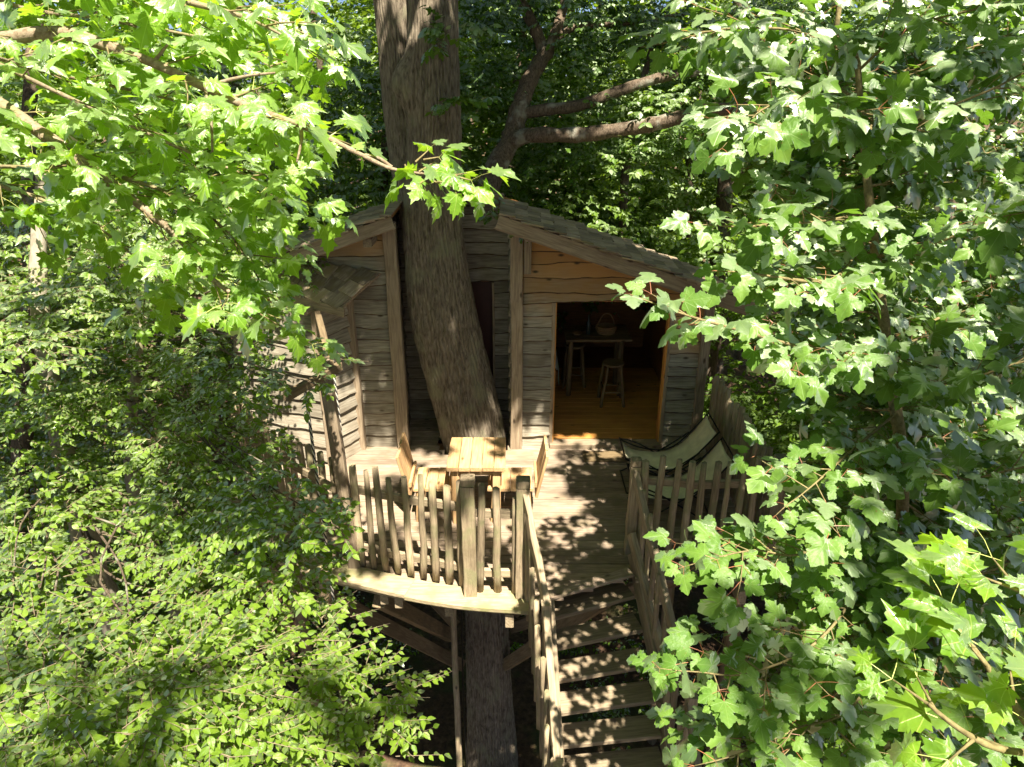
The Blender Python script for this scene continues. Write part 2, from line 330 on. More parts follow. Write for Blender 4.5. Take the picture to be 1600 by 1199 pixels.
# ------------------------------------------------------------------ the hut
WY = 8.5                                    # plane of the front wall
APEX = (-.72, 3.40); SL = .345              # ridge and roof slope
def roof_z(x): return APEX[1] - SL * abs(x - APEX[0])
hut = thing('treehouse_cabin', (0, 9.8, 0), 'weathered plank treehouse cabin with shingled gable roof built round a tree trunk', 'treehouse')
def part(name, parent=hut):
    return parent
def plank(parent, O, A, x0, x1, z0, z1, zmax=None, mat=M_SIDE, wave=.016, arch=0, name='plank', out=.0):
    """one live-edged weatherboard; O origin, A unit direction along the wall; normal is A turned to the right of travel"""
    A = Vector(A).normalized(); Nn = Vector((A.y, -A.x, 0)); n = max(3, int((x1 - x0) / .07) + 1)
    ph, ph2, f = R_.uniform(0, 6), R_.uniform(0, 6), R_.uniform(3, 7); lip = .046 + R_.uniform(-.008, .012) + out
    amp = wave * R_.uniform(.4, 1.5); V, F, fm = [], [], []
    cols = []
    for i in range(n):
        x = x0 + (x1 - x0) * i / (n - 1)
        zb = z0 + amp * (math.sin(f * x + ph) * .7 + math.sin(f * 2.7 * x + ph2) * .4) + R_.uniform(-.003, .003)
        if arch: zb += arch * (1 - ((x - (x0 + x1) / 2) / ((x1 - x0) / 2)) ** 2)
        zt = z1 + .035
        if zmax: zt = min(zt, zmax(x)); zb = min(zb, zt - .002)
        cols.append((x, zb, zt))
    for x, zb, zt in cols:
        e = .014 + R_.uniform(-.003, .005)
        for (z, o) in ((zt, .012 + out), (zb + e, lip), (zb, lip - .014), (zb, -.006), (zt, -.006)): V.append((x, -o, z))
    for i in range(n - 1):
        for j in range(5):
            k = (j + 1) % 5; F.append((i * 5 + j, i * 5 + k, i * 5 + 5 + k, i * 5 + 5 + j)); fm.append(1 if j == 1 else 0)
    F.append((4, 3, 2, 1, 0)); F.append(tuple((n - 1) * 5 + j for j in range(5))); fm += [0, 0]
    M = Matrix(((A.x, -Nn.x, 0, O[0]), (A.y, -Nn.y, 0, O[1]), (0, 0, 1, O[2]), (0, 0, 0, 1)))
    return put(name, pym('plank', V, F, [mat, M_WANE_SHADE], fm=fm), parent, M)
def courses(z0, z1, lo=.14, hi=.205):
    zs = [z0]
    while zs[-1] < z1 - .08: zs.append(zs[-1] + R_.uniform(lo, hi))
    return zs
def wall_core(name, corners, holes=(), mat=M_INNER):
    """the boarded lining behind the weatherboards, 6 cm thick, split into panels round an opening; corners are plan points"""
    return None
def slab(name, parent, quad, th, mat, nrm):
    """a lining sheet: four corner points and a thickness along nrm"""
    n = Vector(nrm).normalized() * th; Q = [Vector(q) for q in quad]; V = Q + [q + n for q in Q]
    F = [(0, 1, 2, 3), (7, 6, 5, 4)] + [(i, i + 4, (i + 1) % 4 + 4, (i + 1) % 4) for i in range(4)]
    return put(name, pym(name, V, F, mat), parent)

# front wall, right of the trunk: boards from the corner post to the far corner, opening for the doorway
fw = slab('front_wall', hut, [(.05, WY + .09, -.02), (.52, WY + .09, -.02), (.52, WY + .09, 3.0), (.05, WY + .09, 3.1)], -.085, M_INNER, (0, 1, 0))
slab('lining', fw, [(2.02, WY + .09, -.02), (2.46, WY + .09, -.02), (2.46, WY + .09, 2.33), (2.02, WY + .09, 2.46)], -.085, M_INNER, (0, 1, 0))
slab('lining', fw, [(.525, WY + .09, 2.03), (2.015, WY + .09, 2.03), (2.015, WY + .09, 2.44), (.525, WY + .09, 2.96)], -.085, M_INNER, (0, 1, 0))
DX0, DX1, DZ = .55, 1.98, 2.0
zm = lambda x: roof_z(x) - .05
zs = courses(-.02, DZ); f_ = (DZ + .02) / (zs[-1] + .02); zs = [-.02 + (z + .02) * f_ for z in zs]; zs += courses(DZ, 3.1)[1:]
for a_, b_ in zip(zs, zs[1:]):
    if b_ < DZ + .01:
        plank(fw, (0, WY, 0), (1, 0, 0), .14, DX0 - .035, a_, b_, zm)
        plank(fw, (0, WY, 0), (1, 0, 0), DX1 + .035, 2.45, a_, b_, zm)
    else:
        x1 = min(2.45, APEX[0] + (APEX[1] - .07 - a_) / SL)
        if x1 < .3: break
        if a_ < DZ + .01:
            plank(fw, (0, WY, 0), (1, 0, 0), .14, 2.45, max(a_, DZ + .0), b_, zm, arch=.05, wave=.006)
        else: plank(fw, (0, WY, 0), (1, 0, 0), .14, x1, a_, b_, zm)
# doorway trim and threshold
door = put('doorway', board_mesh(2.0, .14, .032, M_ORANGE), hut, frame((DX0 - .005, WY + .04, .045), (DX0 - .005, WY + .04, 2.045), (1, 0, 0))[0])
board('door_jamb', door, (DX1 + .005, WY + .04, .045), (DX1 + .005, WY + .04, 2.045), .14, .032, M_ORANGE, up=(1, 0, 0))
board('door_trim', door, (DX0 - .028, WY - .035, .0), (DX0 - .028, WY - .035, 2.03), .02, .045, M_POST, up=(1, 0, 0))
board('door_trim', door, (DX1 + .028, WY - .035, .0), (DX1 + .028, WY - .035, 2.03), .02, .045, M_POST, up=(1, 0, 0))
board('door_sill', door, (DX0 - .04, WY - .02, .03), (DX1 + .04, WY - .02, .03), .17, .06, M_POST)
# posts of the front
for nm, x, y, z1, wd in (('corner_post', .06, WY - .06, 2.99, .15), ('corner_post', -1.46, WY - .06, 3.03, .16), ('corner_post', -2.03, WY - .08, 2.2, .13), ('corner_post', 2.46, WY - .03, 2.25, .12)):
    board(nm, hut, (x, y, -.02), (x, y, z1), wd, .12, M_POST, up=(0, 1, 0), wave=.006, seg=8, bow=.006)
board('bracket', hut, (.19, WY - .09, 2.42), (.19, WY - .09, 2.93), .09, .10, M_POST, up=(0, 1, 0))
board('rafter_end', hut, (.19, WY - .40, 2.92), (.19, WY + .2, 2.92), .10, .10, M_POST)
board('rafter_end', hut, (-1.66, WY - .40, 2.86), (-1.66, WY + .2, 2.86), .10, .10, M_POST)
# front wall, left of the trunk
lw = slab('front_wall', hut, [(-2.03, WY + .09, -.02), (-1.5, WY + .09, -.02), (-1.5, WY + .09, 2.98), (-2.03, WY + .09, 2.82)], -.085, M_INNER, (0, 1, 0))
slab('lining', lw, [(-2.55, WY + .09, 1.9), (-2.04, WY + .09, 1.9), (-2.04, WY + .09, 2.78), (-2.55, WY + .09, 2.62)], -.085, M_INNER, (0, 1, 0))
zs = courses(-.02, 3.0)
for a_, b_ in zip(zs, zs[1:]):
    x0 = -1.97 if b_ < 2.2 else max(-2.55, APEX[0] - (APEX[1] - .07 - a_) / SL)
    if x0 < -1.6: plank(lw, (0, WY, 0), (1, 0, 0), x0, -1.53, a_, b_, zm)
# recess round the trunk: back wall with a narrow opening, two cheeks
RY = 9.35
rw = slab('recess_wall', hut, [(-1.55, RY + .09, -.02), (-.60, RY + .09, -.02), (-.60, RY + .09, 3.1), (-1.55, RY + .09, 2.98)], -.085, M_INNER, (0, 1, 0))
slab('lining', rw, [(-.24, RY + .09, -.02), (.10, RY + .09, -.02), (.10, RY + .09, 3.1), (-.24, RY + .09, 3.2)], -.085, M_INNER, (0, 1, 0))
slab('lining', rw, [(-.598, RY + .09, 2.05), (-.242, RY + .09, 2.05), (-.242, RY + .09, 3.2), (-.598, RY + .09, 3.2)], -.085, M_INNER, (0, 1, 0))
zs = courses(-.02, 3.3)
for a_, b_ in zip(zs, zs[1:]):
    if b_ < 2.1:
        plank(rw, (0, RY, 0), (1, 0, 0), -1.5, -.60, a_, b_, mat=M_SIDE2); plank(rw, (0, RY, 0), (1, 0, 0), -.245, .02, a_, b_, mat=M_SIDE2)
    else: plank(rw, (0, RY, 0), (1, 0, 0), -1.5, .02, a_, b_, zm, mat=M_SIDE2)
board('opening_jamb', rw, (-.255, RY - .02, 0), (-.255, RY - .02, 2.05), .10, .03, M_POST, up=(1, 0, 0))
board('opening_jamb', rw, (-.595, RY - .02, 0), (-.595, RY - .02, 2.05), .10, .03, M_POST, up=(1, 0, 0))
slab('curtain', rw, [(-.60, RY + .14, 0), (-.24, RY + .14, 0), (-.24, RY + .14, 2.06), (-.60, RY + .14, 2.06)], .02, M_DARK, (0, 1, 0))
for x, sgn in ((-1.53, 1), (.01, -1)):
    ck = slab('recess_cheek', hut, [(x, WY + .005, -.02), (x, RY, -.02), (x, RY, 3.02), (x, WY + .005, 3.02)], -.05 * sgn, M_INNER, (1, 0, 0))
    zs = courses(-.02, 2.95)
    for a_, b_ in zip(zs, zs[1:]):
        if sgn > 0: plank(ck, (x + .008, WY + .01, 0), (0, 1, 0), 0, RY - WY - .06, a_, b_, lambda q: 3.02, mat=M_SIDE2)
        else: plank(ck, (x - .008, RY - .05, 0), (0, -1, 0), 0, RY - WY - .06, a_, b_, lambda q: 3.02, mat=M_SIDE2)
# side and back walls of the room
sw = slab('side_wall', hut, [(2.40, WY + .10, -.02), (2.40, 12.2, -.02), (2.40, 12.2, 1.66), (2.40, WY + .10, 2.30)], .06, M_INNER, (1, 0, 0))
zs = courses(-.02, 2.25)
for a_, b_ in zip(zs, zs[1:]): plank(sw, (2.462, WY + .05, 0), (0, 1, 0), 0, 3.7, a_, b_, lambda q: 2.27 - .18 * max(0, q - .4))
bw = slab('back_wall', hut, [(-1.6, 12.2, -.02), (.62, 12.2, -.02), (.62, 12.2, 2.28), (-1.6, 12.2, 2.28)], .06, M_INNER, (0, 1, 0))
slab('lining', bw, [(1.50, 12.2, -.02), (2.46, 12.2, -.02), (2.46, 12.2, 1.66), (1.50, 12.2, 1.99)], .06, M_INNER, (0, 1, 0))
slab('lining', bw, [(.622, 12.2, -.02), (1.498, 12.2, -.02), (1.498, 12.2, 1.05), (.622, 12.2, 1.05)], .06, M_INNER, (0, 1, 0))
slab('lining', bw, [(.622, 12.2, 1.85), (1.498, 12.2, 1.85), (1.498, 12.2, 1.98), (.622, 12.2, 2.26)], .06, M_INNER, (0, 1, 0))
board('window_mullion', bw, (1.06, 12.18, 1.05), (1.06, 12.18, 1.85), .07, .05, M_INNER, up=(0, 1, 0))
lwall = slab('side_wall', hut, [(-2.55, WY + .10, -.02), (-2.55, 12.2, -.02), (-2.55, 12.2, 2.05), (-2.55, WY + .10, 2.6)], -.06, M_INNER, (1, 0, 0))
slab('room_divider', hut, [(-.16, RY + .10, -.02), (-.16, 12.19, -.02), (-.16, 12.19, 2.5), (-.16, RY + .10, 2.95)], .05, M_INNER, (1, 0, 0))
slab('room_floor', hut, [(-2.5, RY + .1, -.05), (.055, RY + .1, -.05), (.055, 12.19, -.05), (-2.5, 12.19, -.05)], .06, M_INNER, (0, 0, 1))
fl = slab('room_floor', hut, [(.06, WY + .02, -.05), (2.40, WY + .02, -.05), (2.40, 12.19, -.05), (.06, 12.19, -.05)], .06, M_INNER, (0, 0, 1))
y = WY + .085
while y < 11.0:
    wd = R_.uniform(.12, .17); board('floor_board', fl, (.07, y + wd / 2, .045), (2.39, y + wd / 2, .045), wd - .004, .03, M_ORANGE, ch=.003, bow=.0005); y += wd
# roof: two front slopes with shingles, a back slope falling away
def roof_facet(name, xa, xb, y0, yback):
    """deck boards of a slope from xa (upper) to xb (lower), front edge y0, back edge function"""
    sgn = 1 if xb > xa else -1
    def prof(x): return roof_z(x)
    n = 14; V, F = [], []
    for i in range(n + 1):
        x = xa + (xb - xa) * i / n
        for (y, dz) in ((y0, 0), (yback(x), 0), (yback(x), -.04), (y0, -.04)): V.append((x, y, prof(x) + dz))
    for i in range(n):
        for j in range(4):
            k = (j + 1) % 4; F.append((i * 4 + j, i * 4 + k, i * 4 + 4 + k, i * 4 + 4 + j))
    F += [(3, 2, 1, 0), tuple(n * 4 + j for j in range(4))]
    r = put(name, pym(name, V, F, M_INNER), hut)
    # shingles, from the eave up
    cs = math.cos(math.atan(SL)); step = .155; m = int(abs(xb - xa) / (step * cs)) + 1
    for c in range(m):
        xl = xb - sgn * c * step * cs + sgn * .03; y = y0 - .035 - R_.uniform(0, .08)
        while True:
            wd = R_.uniform(.15, .27); xm = xl - sgn * .1
            if y + wd * .6 > yback(min(max(xm, min(xa, xb)), max(xa, xb))): break
            ln = .26 + R_.uniform(-.02, .02); j1 = R_.uniform(-.02, .02)
            x_lo, x_hi = xl + sgn * j1, xl + sgn * j1 - sgn * ln * cs
            if sgn * (x_hi - xa) < -.02: x_hi = xa - sgn * .02
            p0 = (x_lo, y + wd / 2, prof(x_lo) + .052 + R_.uniform(-.006, .010)); p1 = (x_hi, y + wd / 2, prof(x_hi) + .018 + R_.uniform(0, .004))
            board('shingle', r, p0, p1, wd - R_.uniform(.006, .016), .014 + R_.uniform(0, .008), M_SHING, seg=2, bow=.003, ch=.002)
            y += wd
    return r
yb_r = lambda x: 9.0 if x < 1.2 else 9.0 - .5 * ((x - 1.2) / 1.6) ** 2
rr_ = roof_facet('roof', -.12, 2.80, 7.98, yb_r)
rl_ = roof_facet('roof', -1.36, -2.62, 7.98, lambda x: 9.0)
# back slopes
def back_roof(xs, y0f):
    V, F = [], []
    for x in xs:
        z = roof_z(x); y0 = y0f(x)
        for (y, zz) in ((y0, z + .02), (12.6, z - .62), (12.6, z - .67), (y0, z - .05)): V.append((x, y, zz))
    n = len(xs) - 1
    for i in range(n):
        for j in range(4):
            k = (j + 1) % 4; F.append((i * 4 + j, i * 4 + k, i * 4 + 4 + k, i * 4 + 4 + j))
    F += [(3, 2, 1, 0), tuple(n * 4 + j for j in range(4))]
    return put('back_roof', pym('back_roof', V, F, M_SHING), hut)
back_roof([-2.62, -2.0, -1.37], lambda x: 9.005); back_roof([-1.365, -.72, -.125], lambda x: 9.25); back_roof([-.12, .5, 1.2, 1.8, 2.4, 2.8], lambda x: yb_r(x) + .005)
board('ridge_board', hut, (-1.3, 9.22, 3.20), (-.1, 9.22, 3.20), .05, .20, M_BEAM, up=(0, 1, 0))
for k in range(6):
    xx = -1.3 + k * .2
    board('shingle', hut, (xx + .1, 9.18, roof_z(xx + .1) + .0), (xx + .1, 9.5, roof_z(xx + .1) - .03), .19, .018, M_SHING, seg=2)
# rake boards
def rz(x, d): return (x, 7.985, roof_z(x) - d)
board('rake_board', hut, rz(-.16, .075), rz(2.84, .075), .045, .16, M_POST, seg=8, bow=.003)
board('rake_board', hut, rz(-1.33, .07), rz(-2.66, .07), .045, .15, M_POST, seg=6, bow=.003)
board('rake_trim', hut, rz(-.2, .16), rz(2.80, .16), .03, .03, M_POST, seg=6)
# wing on the left with its own low shingled roof
wing = slab('wing_wall', hut, [(-3.5, 8.42, -.6), (-2.32, 8.03, -.6), (-2.32, 8.03, 2.18), (-3.5, 8.42, 2.2)], .06, M_INNER, (.3, .95, 0))
A_ = Vector((1.18, -.39, 0)).normalized(); ln_ = math.hypot(1.18, .39)
zs = courses(-.6, 2.1, .17, .24)
for a_, b_ in zip(zs, zs[1:]): plank(wing, (-3.5, 8.41, 0), A_, 0, ln_ + .02, a_, b_, lambda q: 2.13)
A2 = Vector((.27, .40, 0)).normalized(); ln2 = math.hypot(.27, .40)
slab('lining', wing, [(-2.31, 8.04, -.05), (-2.045, 8.44, -.05), (-2.045, 8.44, 2.15), (-2.31, 8.04, 2.1)], .05, M_INNER, (-.8, .5, 0))
zs = courses(-.02, 2.1, .15, .2)
for a_, b_ in zip(zs, zs[1:]): plank(wing, (-2.30, 8.03, 0), A2, 0, ln2, a_, b_, lambda q: 2.12)
board('corner_post', wing, (-2.32, 7.98, -.3), (-2.32, 7.98, 2.1), .10, .09, M_POST, up=(0, 1, 0), wave=.006, seg=6)
P1, P2, P3, P4 = Vector((-2.98, 8.24, 2.30)), Vector((-1.98, 7.88, 2.15)), Vector((-1.60, 8.42, 2.42)), Vector((-2.80, 8.46, 2.63))
wr_ = slab('wing_roof', hut, [P1, P2, P3, P4], -.035, M_POST, (P2 - P1).cross(P4 - P1))
nn = (P2 - P1).cross(P4 - P1).normalized()
for rw_i in range(3):
    v0, v1 = rw_i / 3 - .02, min(1.0, rw_i / 3 + .46); k = 0.0
    while k < .97:
        k1 = min(1, k + R_.uniform(.17, .27))
        km = (k + k1) / 2; a0 = P1.lerp(P2, km); b0 = P4.lerp(P3, km)
        p0 = a0.lerp(b0, v0) + nn * (.028 + R_.uniform(0, .008)); p1 = a0.lerp(b0, v1) + nn * .014
        board('shingle', wr_, p0, p1, (P2 - P1).length * (k1 - k) * 1.05, .016, M_SHING, up=nn, seg=2, bow=.002, ch=.002); k = k1
board('fascia_board', wr_, P1 + Vector((-.04, -.03, -.045)), P2 + Vector((.04, -.03, -.045)), .03, .11, M_POST, seg=5)
board('bracket', wr_, (-2.52, 8.0, 2.10), (-2.50, 8.5, 2.16), .09, .09, M_POST)
log('rafter_pole', wr_, (-2.42, 7.88, 2.10), (-2.1, 8.6, 2.15), .06, .06, M_POST)

# ------------------------------------------------------------------ room contents seen through the doorway
def stool(x, y, h, label):
    s = thing('bar_stool', (x, y, .06), label, 'stool')
    V, F = [], []; n = 14
    for i in range(n):
        a_ = 2 * math.pi * i / n
        for r, z in ((.15, h - .035), (.165, h - .02), (.16, h)): V.append((x + r * math.cos(a_), y + r * math.sin(a_), z))
    for i in range(n):
        k = (i + 1) % n
        for j in range(2): F.append((i * 3 + j, k * 3 + j, k * 3 + j + 1, i * 3 + j + 1))
    F.append(tuple(i * 3 + 2 for i in range(n))); F.append(tuple(i * 3 for i in reversed(range(n))))
    put('seat', pym('seat', V, F, M_LOG), s)
    for sx in (-1, 1):
        for sy in (-1, 1): log('leg', s, (x + sx * .17, y + sy * .17, .06), (x + sx * .10, y + sy * .10, h - .03), .024, .02, M_LOG)
    for q in (-1, 1):
        log('stretcher', s, (x - .145, y + q * .145, .28), (x + .145, y + q * .145, .28), .013, .013, M_LOG, seg=3)
        log('stretcher', s, (x + q * .14, y - .14, .34), (x + q * .14, y + .14, .34), .013, .013, M_LOG, seg=3)
stool(1.50, 9.72, .72, 'log-legged bar stool standing in front of the high table inside the doorway')
stool(.98, 10.42, .74, 'log-legged bar stool beside the bed behind the high table')
tb = thing('high_table', (1.2, 10.2, .06), 'rough log-legged high table inside the cabin doorway', 'table')
for k in range(5): board('top_plank', tb, (.80, 9.92 + k * .135, 1.0), (1.78, 9.92 + k * .135, 1.0), .13, .04, M_LOG, wave=.006)
for sx in (.90, 1.66):
    for sy in (9.97, 10.42): log('leg', tb, (sx + (.0 if sx > 1 else -.03), sy, .06), (sx, sy, .985), .045, .04, M_LOG)
log('stretcher', tb, (.90, 9.98, .40), (.90, 10.42, .40), .02, .02, M_LOG, seg=3); log('stretcher', tb, (1.66, 9.98, .36), (1.66, 10.42, .36), .02, .02, M_LOG, seg=3)
bk = thing('basket', (1.42, 10.12, 1.02), 'woven wicker basket with a hoop handle on the high table', 'basket')
V, F = [], []; n = 18
prof = [(0, .0), (.09, .0), (.115, .05), (.125, .1), (.13, .13), (.118, .13), (.11, .06), (0, .02)]
for i in range(n):
    a_ = 2 * math.pi * i / n
    for r, z in prof: V.append((1.42 + r * 1.25 * math.cos(a_), 10.12 + r * math.sin(a_), 1.022 + z))
for i in range(n):
    k = (i + 1) % n
    for j in range(len(prof) - 1): F.append((i * 8 + j, k * 8 + j, k * 8 + j + 1, i * 8 + j + 1))
put('bowl', pym('bowl', V, F, M_BASK), bk)
put('handle', tubes_mesh('handle', [([Vector((1.42 + .12 * math.cos(t_), 10.12, 1.12 + .22 * math.sin(t_))) for t_ in np.linspace(0, math.pi, 13)], .009, .009)], M_BASK, 6), bk)
for zz in (1.05, 1.085, 1.12):
    put('weave_band', tubes_mesh('weave_band', [([Vector((1.42 + 1.25 * (.107 + (zz - 1.05) * .3) * math.cos(t_), 10.12 + (.107 + (zz - 1.05) * .3) * math.sin(t_), zz)) for t_ in np.linspace(0, 2 * math.pi, 19)], .010, .010)], M_BASK, 5), bk)
def lathe(cx, cy, z0, pr, mat, name, parent=None, n=14):
    V, F = [], []
    for i in range(n):
        a_ = 2 * math.pi * i / n
        for r, z in pr: V.append((cx + r * math.cos(a_), cy + r * math.sin(a_), z0 + z))
    q = len(pr)
    for i in range(n):
        k = (i + 1) % n
        for j in range(q - 1): F.append((i * q + j, k * q + j, k * q + j + 1, i * q + j + 1))
    return put(name, pym(name, V, F, mat, True), parent)
b_ = lathe(1.15, 10.1, 1.021, [(0, 0), (.033, 0), (.036, .02), (.036, .17), (.014, .22), (.013, .29), (.016, .30), (0, .30)], M_GLASS, 'bottle'); tag(b_, 'slim dark glass bottle next to the wicker basket', 'bottle')
b_ = lathe(.98, 10.05, 1.021, [(0, 0), (.04, 0), (.075, .035), (.08, .05), (.07, .04), (0, .01)], M_BASK, 'bowl'); tag(b_, 'shallow bowl on the high table edge near the bottle', 'bowl')
bed = thing('bed', (.25, 11.2, .06), 'low bed with rumpled white linen behind the bar stool', 'bed')
board('frame', bed, (.30, 10.3, .22), (.30, 12.1, .22), .85, .22, M_INNER)
V, F = [], []; nx_, ny_ = 13, 21
for i in range(nx_):
    for j in range(ny_):
        u, v = i / (nx_ - 1), j / (ny_ - 1); x = -.13 + .90 * u; z = .62 + .02 * math.sin(u * 9 + v * 5) + .02 * math.sin(v * 17 + u * 3)
        if u > .93: z -= .30; x -= .02
        V.append((x, 10.32 + 1.75 * v + .01 * math.sin(u * 20), z - (.28 if v < .02 else 0)))
for i in range(nx_ - 1):
    for j in range(ny_ - 1): F.append((i * ny_ + j, (i + 1) * ny_ + j, (i + 1) * ny_ + j + 1, i * ny_ + j + 1))
put('sheet', pym('sheet', V, F, M_WHITE, True), bed)
for k in range(2):
    for q in range(2): board('leg', bed, (-.08 + .76 * k, 10.34 + 1.7 * q, .06), (-.08 + .76 * k, 10.34 + 1.7 * q, .3), .07, .07, M_INNER, up=(0, 1, 0))
pc = thing('picture_frame', (2.38, 10.2, 1.3), 'small framed picture hanging on the orange inner wall', 'picture')
board('frame', pc, (2.385, 10.15, 1.30), (2.385, 10.45, 1.30), .02, .22, M_LOG); board('print', pc, (2.372, 10.19, 1.30), (2.372, 10.41, 1.30), .006, .15, M_PAPER)

# ------------------------------------------------------------------ the deck
dk = thing('wooden_deck', (0, 7, -.3), 'curved-front timber deck of grey boards around the tree trunk', 'deck')
front = [(-3.6, 7.3), (-3.0, 6.55), (-2.35, 6.08), (-1.9, 5.88), (-1.5, 5.74), (-1.0, 5.58), (-.5, 5.46), (0, 5.40), (.36, 5.40), (1.17, 5.74), (1.5, 5.62), (2.6, 5.62), (2.66, 5.62)]
def front_y(x):
    for (xa, ya), (xb, yb_) in zip(front, front[1:]):
        if xa <= x <= xb: return ya + (yb_ - ya) * (x - xa) / (xb - xa)
    return front[-1][1]
TC, TR = Vector((-.52, 8.62)), .50           # the hole for the trunk
y = 5.30; bi = 0
while y < 9.30:
    wd = .128 + R_.uniform(-.008, .012); y0, y1 = y + .004, y + wd - .004; ym = (y0 + y1) / 2
    # span of x where the board stays behind the front edge
    xs = [x for x in np.arange(-3.4, 2.66, .02) if front_y(x) <= y0 + .02]
    runs, cur = [], []
    for x in xs:
        if cur and x - cur[-1] > .03: runs.append(cur); cur = []
        cur.append(x)
    if cur: runs.append(cur)
    segs = []
    for r in runs:
        a_, b_ = r[0], r[-1]
        if ym > WY - .02: a_, b_ = max(a_, -1.50), min(b_, -.02)
        elif ym > 8.0: a_ = max(a_, -2.28)
        dy = abs(ym - TC.y)
        if dy < TR:
            h = math.sqrt(TR * TR - dy * dy)
            segs += [(a_, TC.x - h), (TC.x + h, b_)]
        else: segs.append((a_, b_))
    for a_, b_ in segs:
        if b_ - a_ > .06: board('deck_board', dk, (a_, ym, -.018 + R_.uniform(-.003, .003)), (b_, ym, -.018 + R_.uniform(-.003, .003)), wd - .008, .036, M_DECK, seg=max(2, int((b_ - a_) / .6)), bow=.0015, ch=.004)
    y += wd
# curved edge boards on the front
E_ = smooth_line([(-2.35, 6.06, 0), (-1.9, 5.86, 0), (-1.5, 5.72, 0), (-1.0, 5.56, 0), (-.5, 5.44, 0), (0, 5.38, 0), (.20, 5.375, 0)], 5)
def ribbon(name, parent, line, off0, off1, z0, z1, mat):
    V, F = [], []; n = len(line)
    for i, p in enumerate(line):
        tg = (line[min(i + 1, n - 1)] - line[max(i - 1, 0)]).normalized(); nn_ = Vector((tg.y, -tg.x, 0))
        for o, z in ((off0, z0), (off1, z0), (off1, z1), (off0, z1)): q = p + nn_ * o; V.append((q.x, q.y, z))
    for i in range(n - 1):
        for j in range(4):
            k = (j + 1) % 4; F.append((i * 4 + j, i * 4 + k, i * 4 + 4 + k, i * 4 + 4 + j))
    F += [(3, 2, 1, 0), tuple((n - 1) * 4 + j for j in range(4))]
    return put(name, pym(name, V, F, mat), parent)
ribbon('edge_board', dk, E_[:16], -.12, .135, .004, .042, M_EDGE); ribbon('edge_board', dk, E_[15:], -.12, .15, .0, .038, M_EDGE)
ribbon('fascia_board', dk, E_, .05, .085, -.07, .0, M_EDGE)
board('edge_board', dk, (.22, 5.40, .022), (1.20, 5.80, .022), .13, .035, M_DECK, seg=5)
# joists sticking out under the edge, beams, braces
for x, yf in ((-1.95, 5.84), (-1.28, 5.60), (-1.12, 5.55), (-.62, 5.43), (-.02, 5.28), (.02 + .33, 5.34), (1.5, 5.6), (2.3, 5.6)):
    board('joist', dk, (x, yf, -.14), (x, 9.3, -.14), .08, .16, M_RAIL)
for yb_ in (6.3, 7.6, 9.0): board('beam', dk, (-2.9, yb_, -.32), (2.6, yb_, -.32), .12, .2, M_BEAM)
def brace(p0, p1): board('brace', dk, p0, p1, .13, .17, M_BEAM, seg=5)
brace((-1.95, 5.85, -.30), (-.80, 8.25, -3.72)); brace((-1.35, 5.72, -.25), (-.92, 8.3, -3.2))
brace((1.10, 5.9, -.30), (-.08, 8.25, -3.72)); brace((2.2, 6.4, -.4), (.0, 8.6, -3.3)); brace((-2.6, 8.3, -.4), (-.9, 8.7, -3.3)); brace((2.2, 8.9, -.4), (.02, 8.8, -3.2))
log('support_pole', dk, (-.80, 7.55, GZ - .2), (-.80, 7.55, -.38), .05, .045, M_PICK, seg=14)
put('hose', tubes_mesh('hose', [(smooth_line([(-.70, 7.6, -.4), (-.69, 7.62, -2), (-.71, 7.6, -4), (-.66, 7.6, GZ)], 6), .014, .014)], M_METAL, 6), dk)
for x, yb_ in ((-2.9, 9.0), (2.5, 9.0), (2.5, 6.3), (-2.9, 7.6)): log('support_pole', dk, (x, yb_, GZ - .3), (x, yb_, -.40), .09, .08, M_BEAM, seg=10)

# ------------------------------------------------------------------ railings
def railing(name, label, pts, posts, n_p, z0=.03, h=1.16, rails=(.22, .90), group='picket railings of the deck', tilt=0, gap_end=.5):
    L = [Vector((*p, 0)) for p in pts]; d = [0]
    for a_, b_ in zip(L, L[1:]): d.append(d[-1] + (b_ - a_).length)
    def pos(s):
        for i in range(len(L) - 1):
            if s <= d[i + 1] + 1e-6: return L[i].lerp(L[i + 1], (s - d[i]) / (d[i + 1] - d[i]))
        return L[-1]
    rt = thing(name, (L[0].x, L[0].y, 0), label, 'railing', group)
    for a_, b_ in zip(L, L[1:]):
        tg = (b_ - a_).normalized(); nn_ = Vector((-tg.y, tg.x, 0)) * .05
        for rz_ in rails: board('rail', rt, a_ + nn_ + Vector((0, 0, rz_)), b_ + nn_ + Vector((0, 0, rz_ + R_.uniform(-.02, .02))), .045, .085, M_RAIL, seg=5, bow=.006)
    for k in range(n_p):
        p = pos(d[-1] * (k + gap_end) / n_p); hh = h * R_.uniform(.95, 1.05); lean = Vector((R_.uniform(-.02, .02), R_.uniform(-.015, .015), 0))
        log('picket', rt, p + Vector((0, 0, z0 + R_.uniform(-.02, .02))), p + lean + Vector((0, 0, z0 + hh)), R_.uniform(.032, .042), R_.uniform(.027, .036), M_PICK, rough=.2)
    for (x, y_, z1, wd) in posts:
        b_ = board('post', rt, (x, y_, -.05), (x, y_, z1), wd, wd * .95, M_PICK, up=(0, 1, 0), wave=.004, seg=8, bow=.004)
        board('post_cap', b_, (x, y_, z1 + .012), (x, y_, z1 + .075), wd * 1.02, wd * .98, M_PICK, up=(0, 1, 0), ch=.012, seg=2)
    return rt
railing('deck_railing', 'bent row of rough log pickets along the sunlit curved deck edge', [(-1.60, 5.93), (-1.1, 5.76), (-.42, 5.57)], [], 9)
railing('deck_railing', 'short picket panel between two square posts beside the stair head', [(-.42, 5.52), (.10, 5.47)], [(-.40, 5.47, 1.27, .125), (.10, 5.44, 1.27, .125)], 3, gap_end=.62)
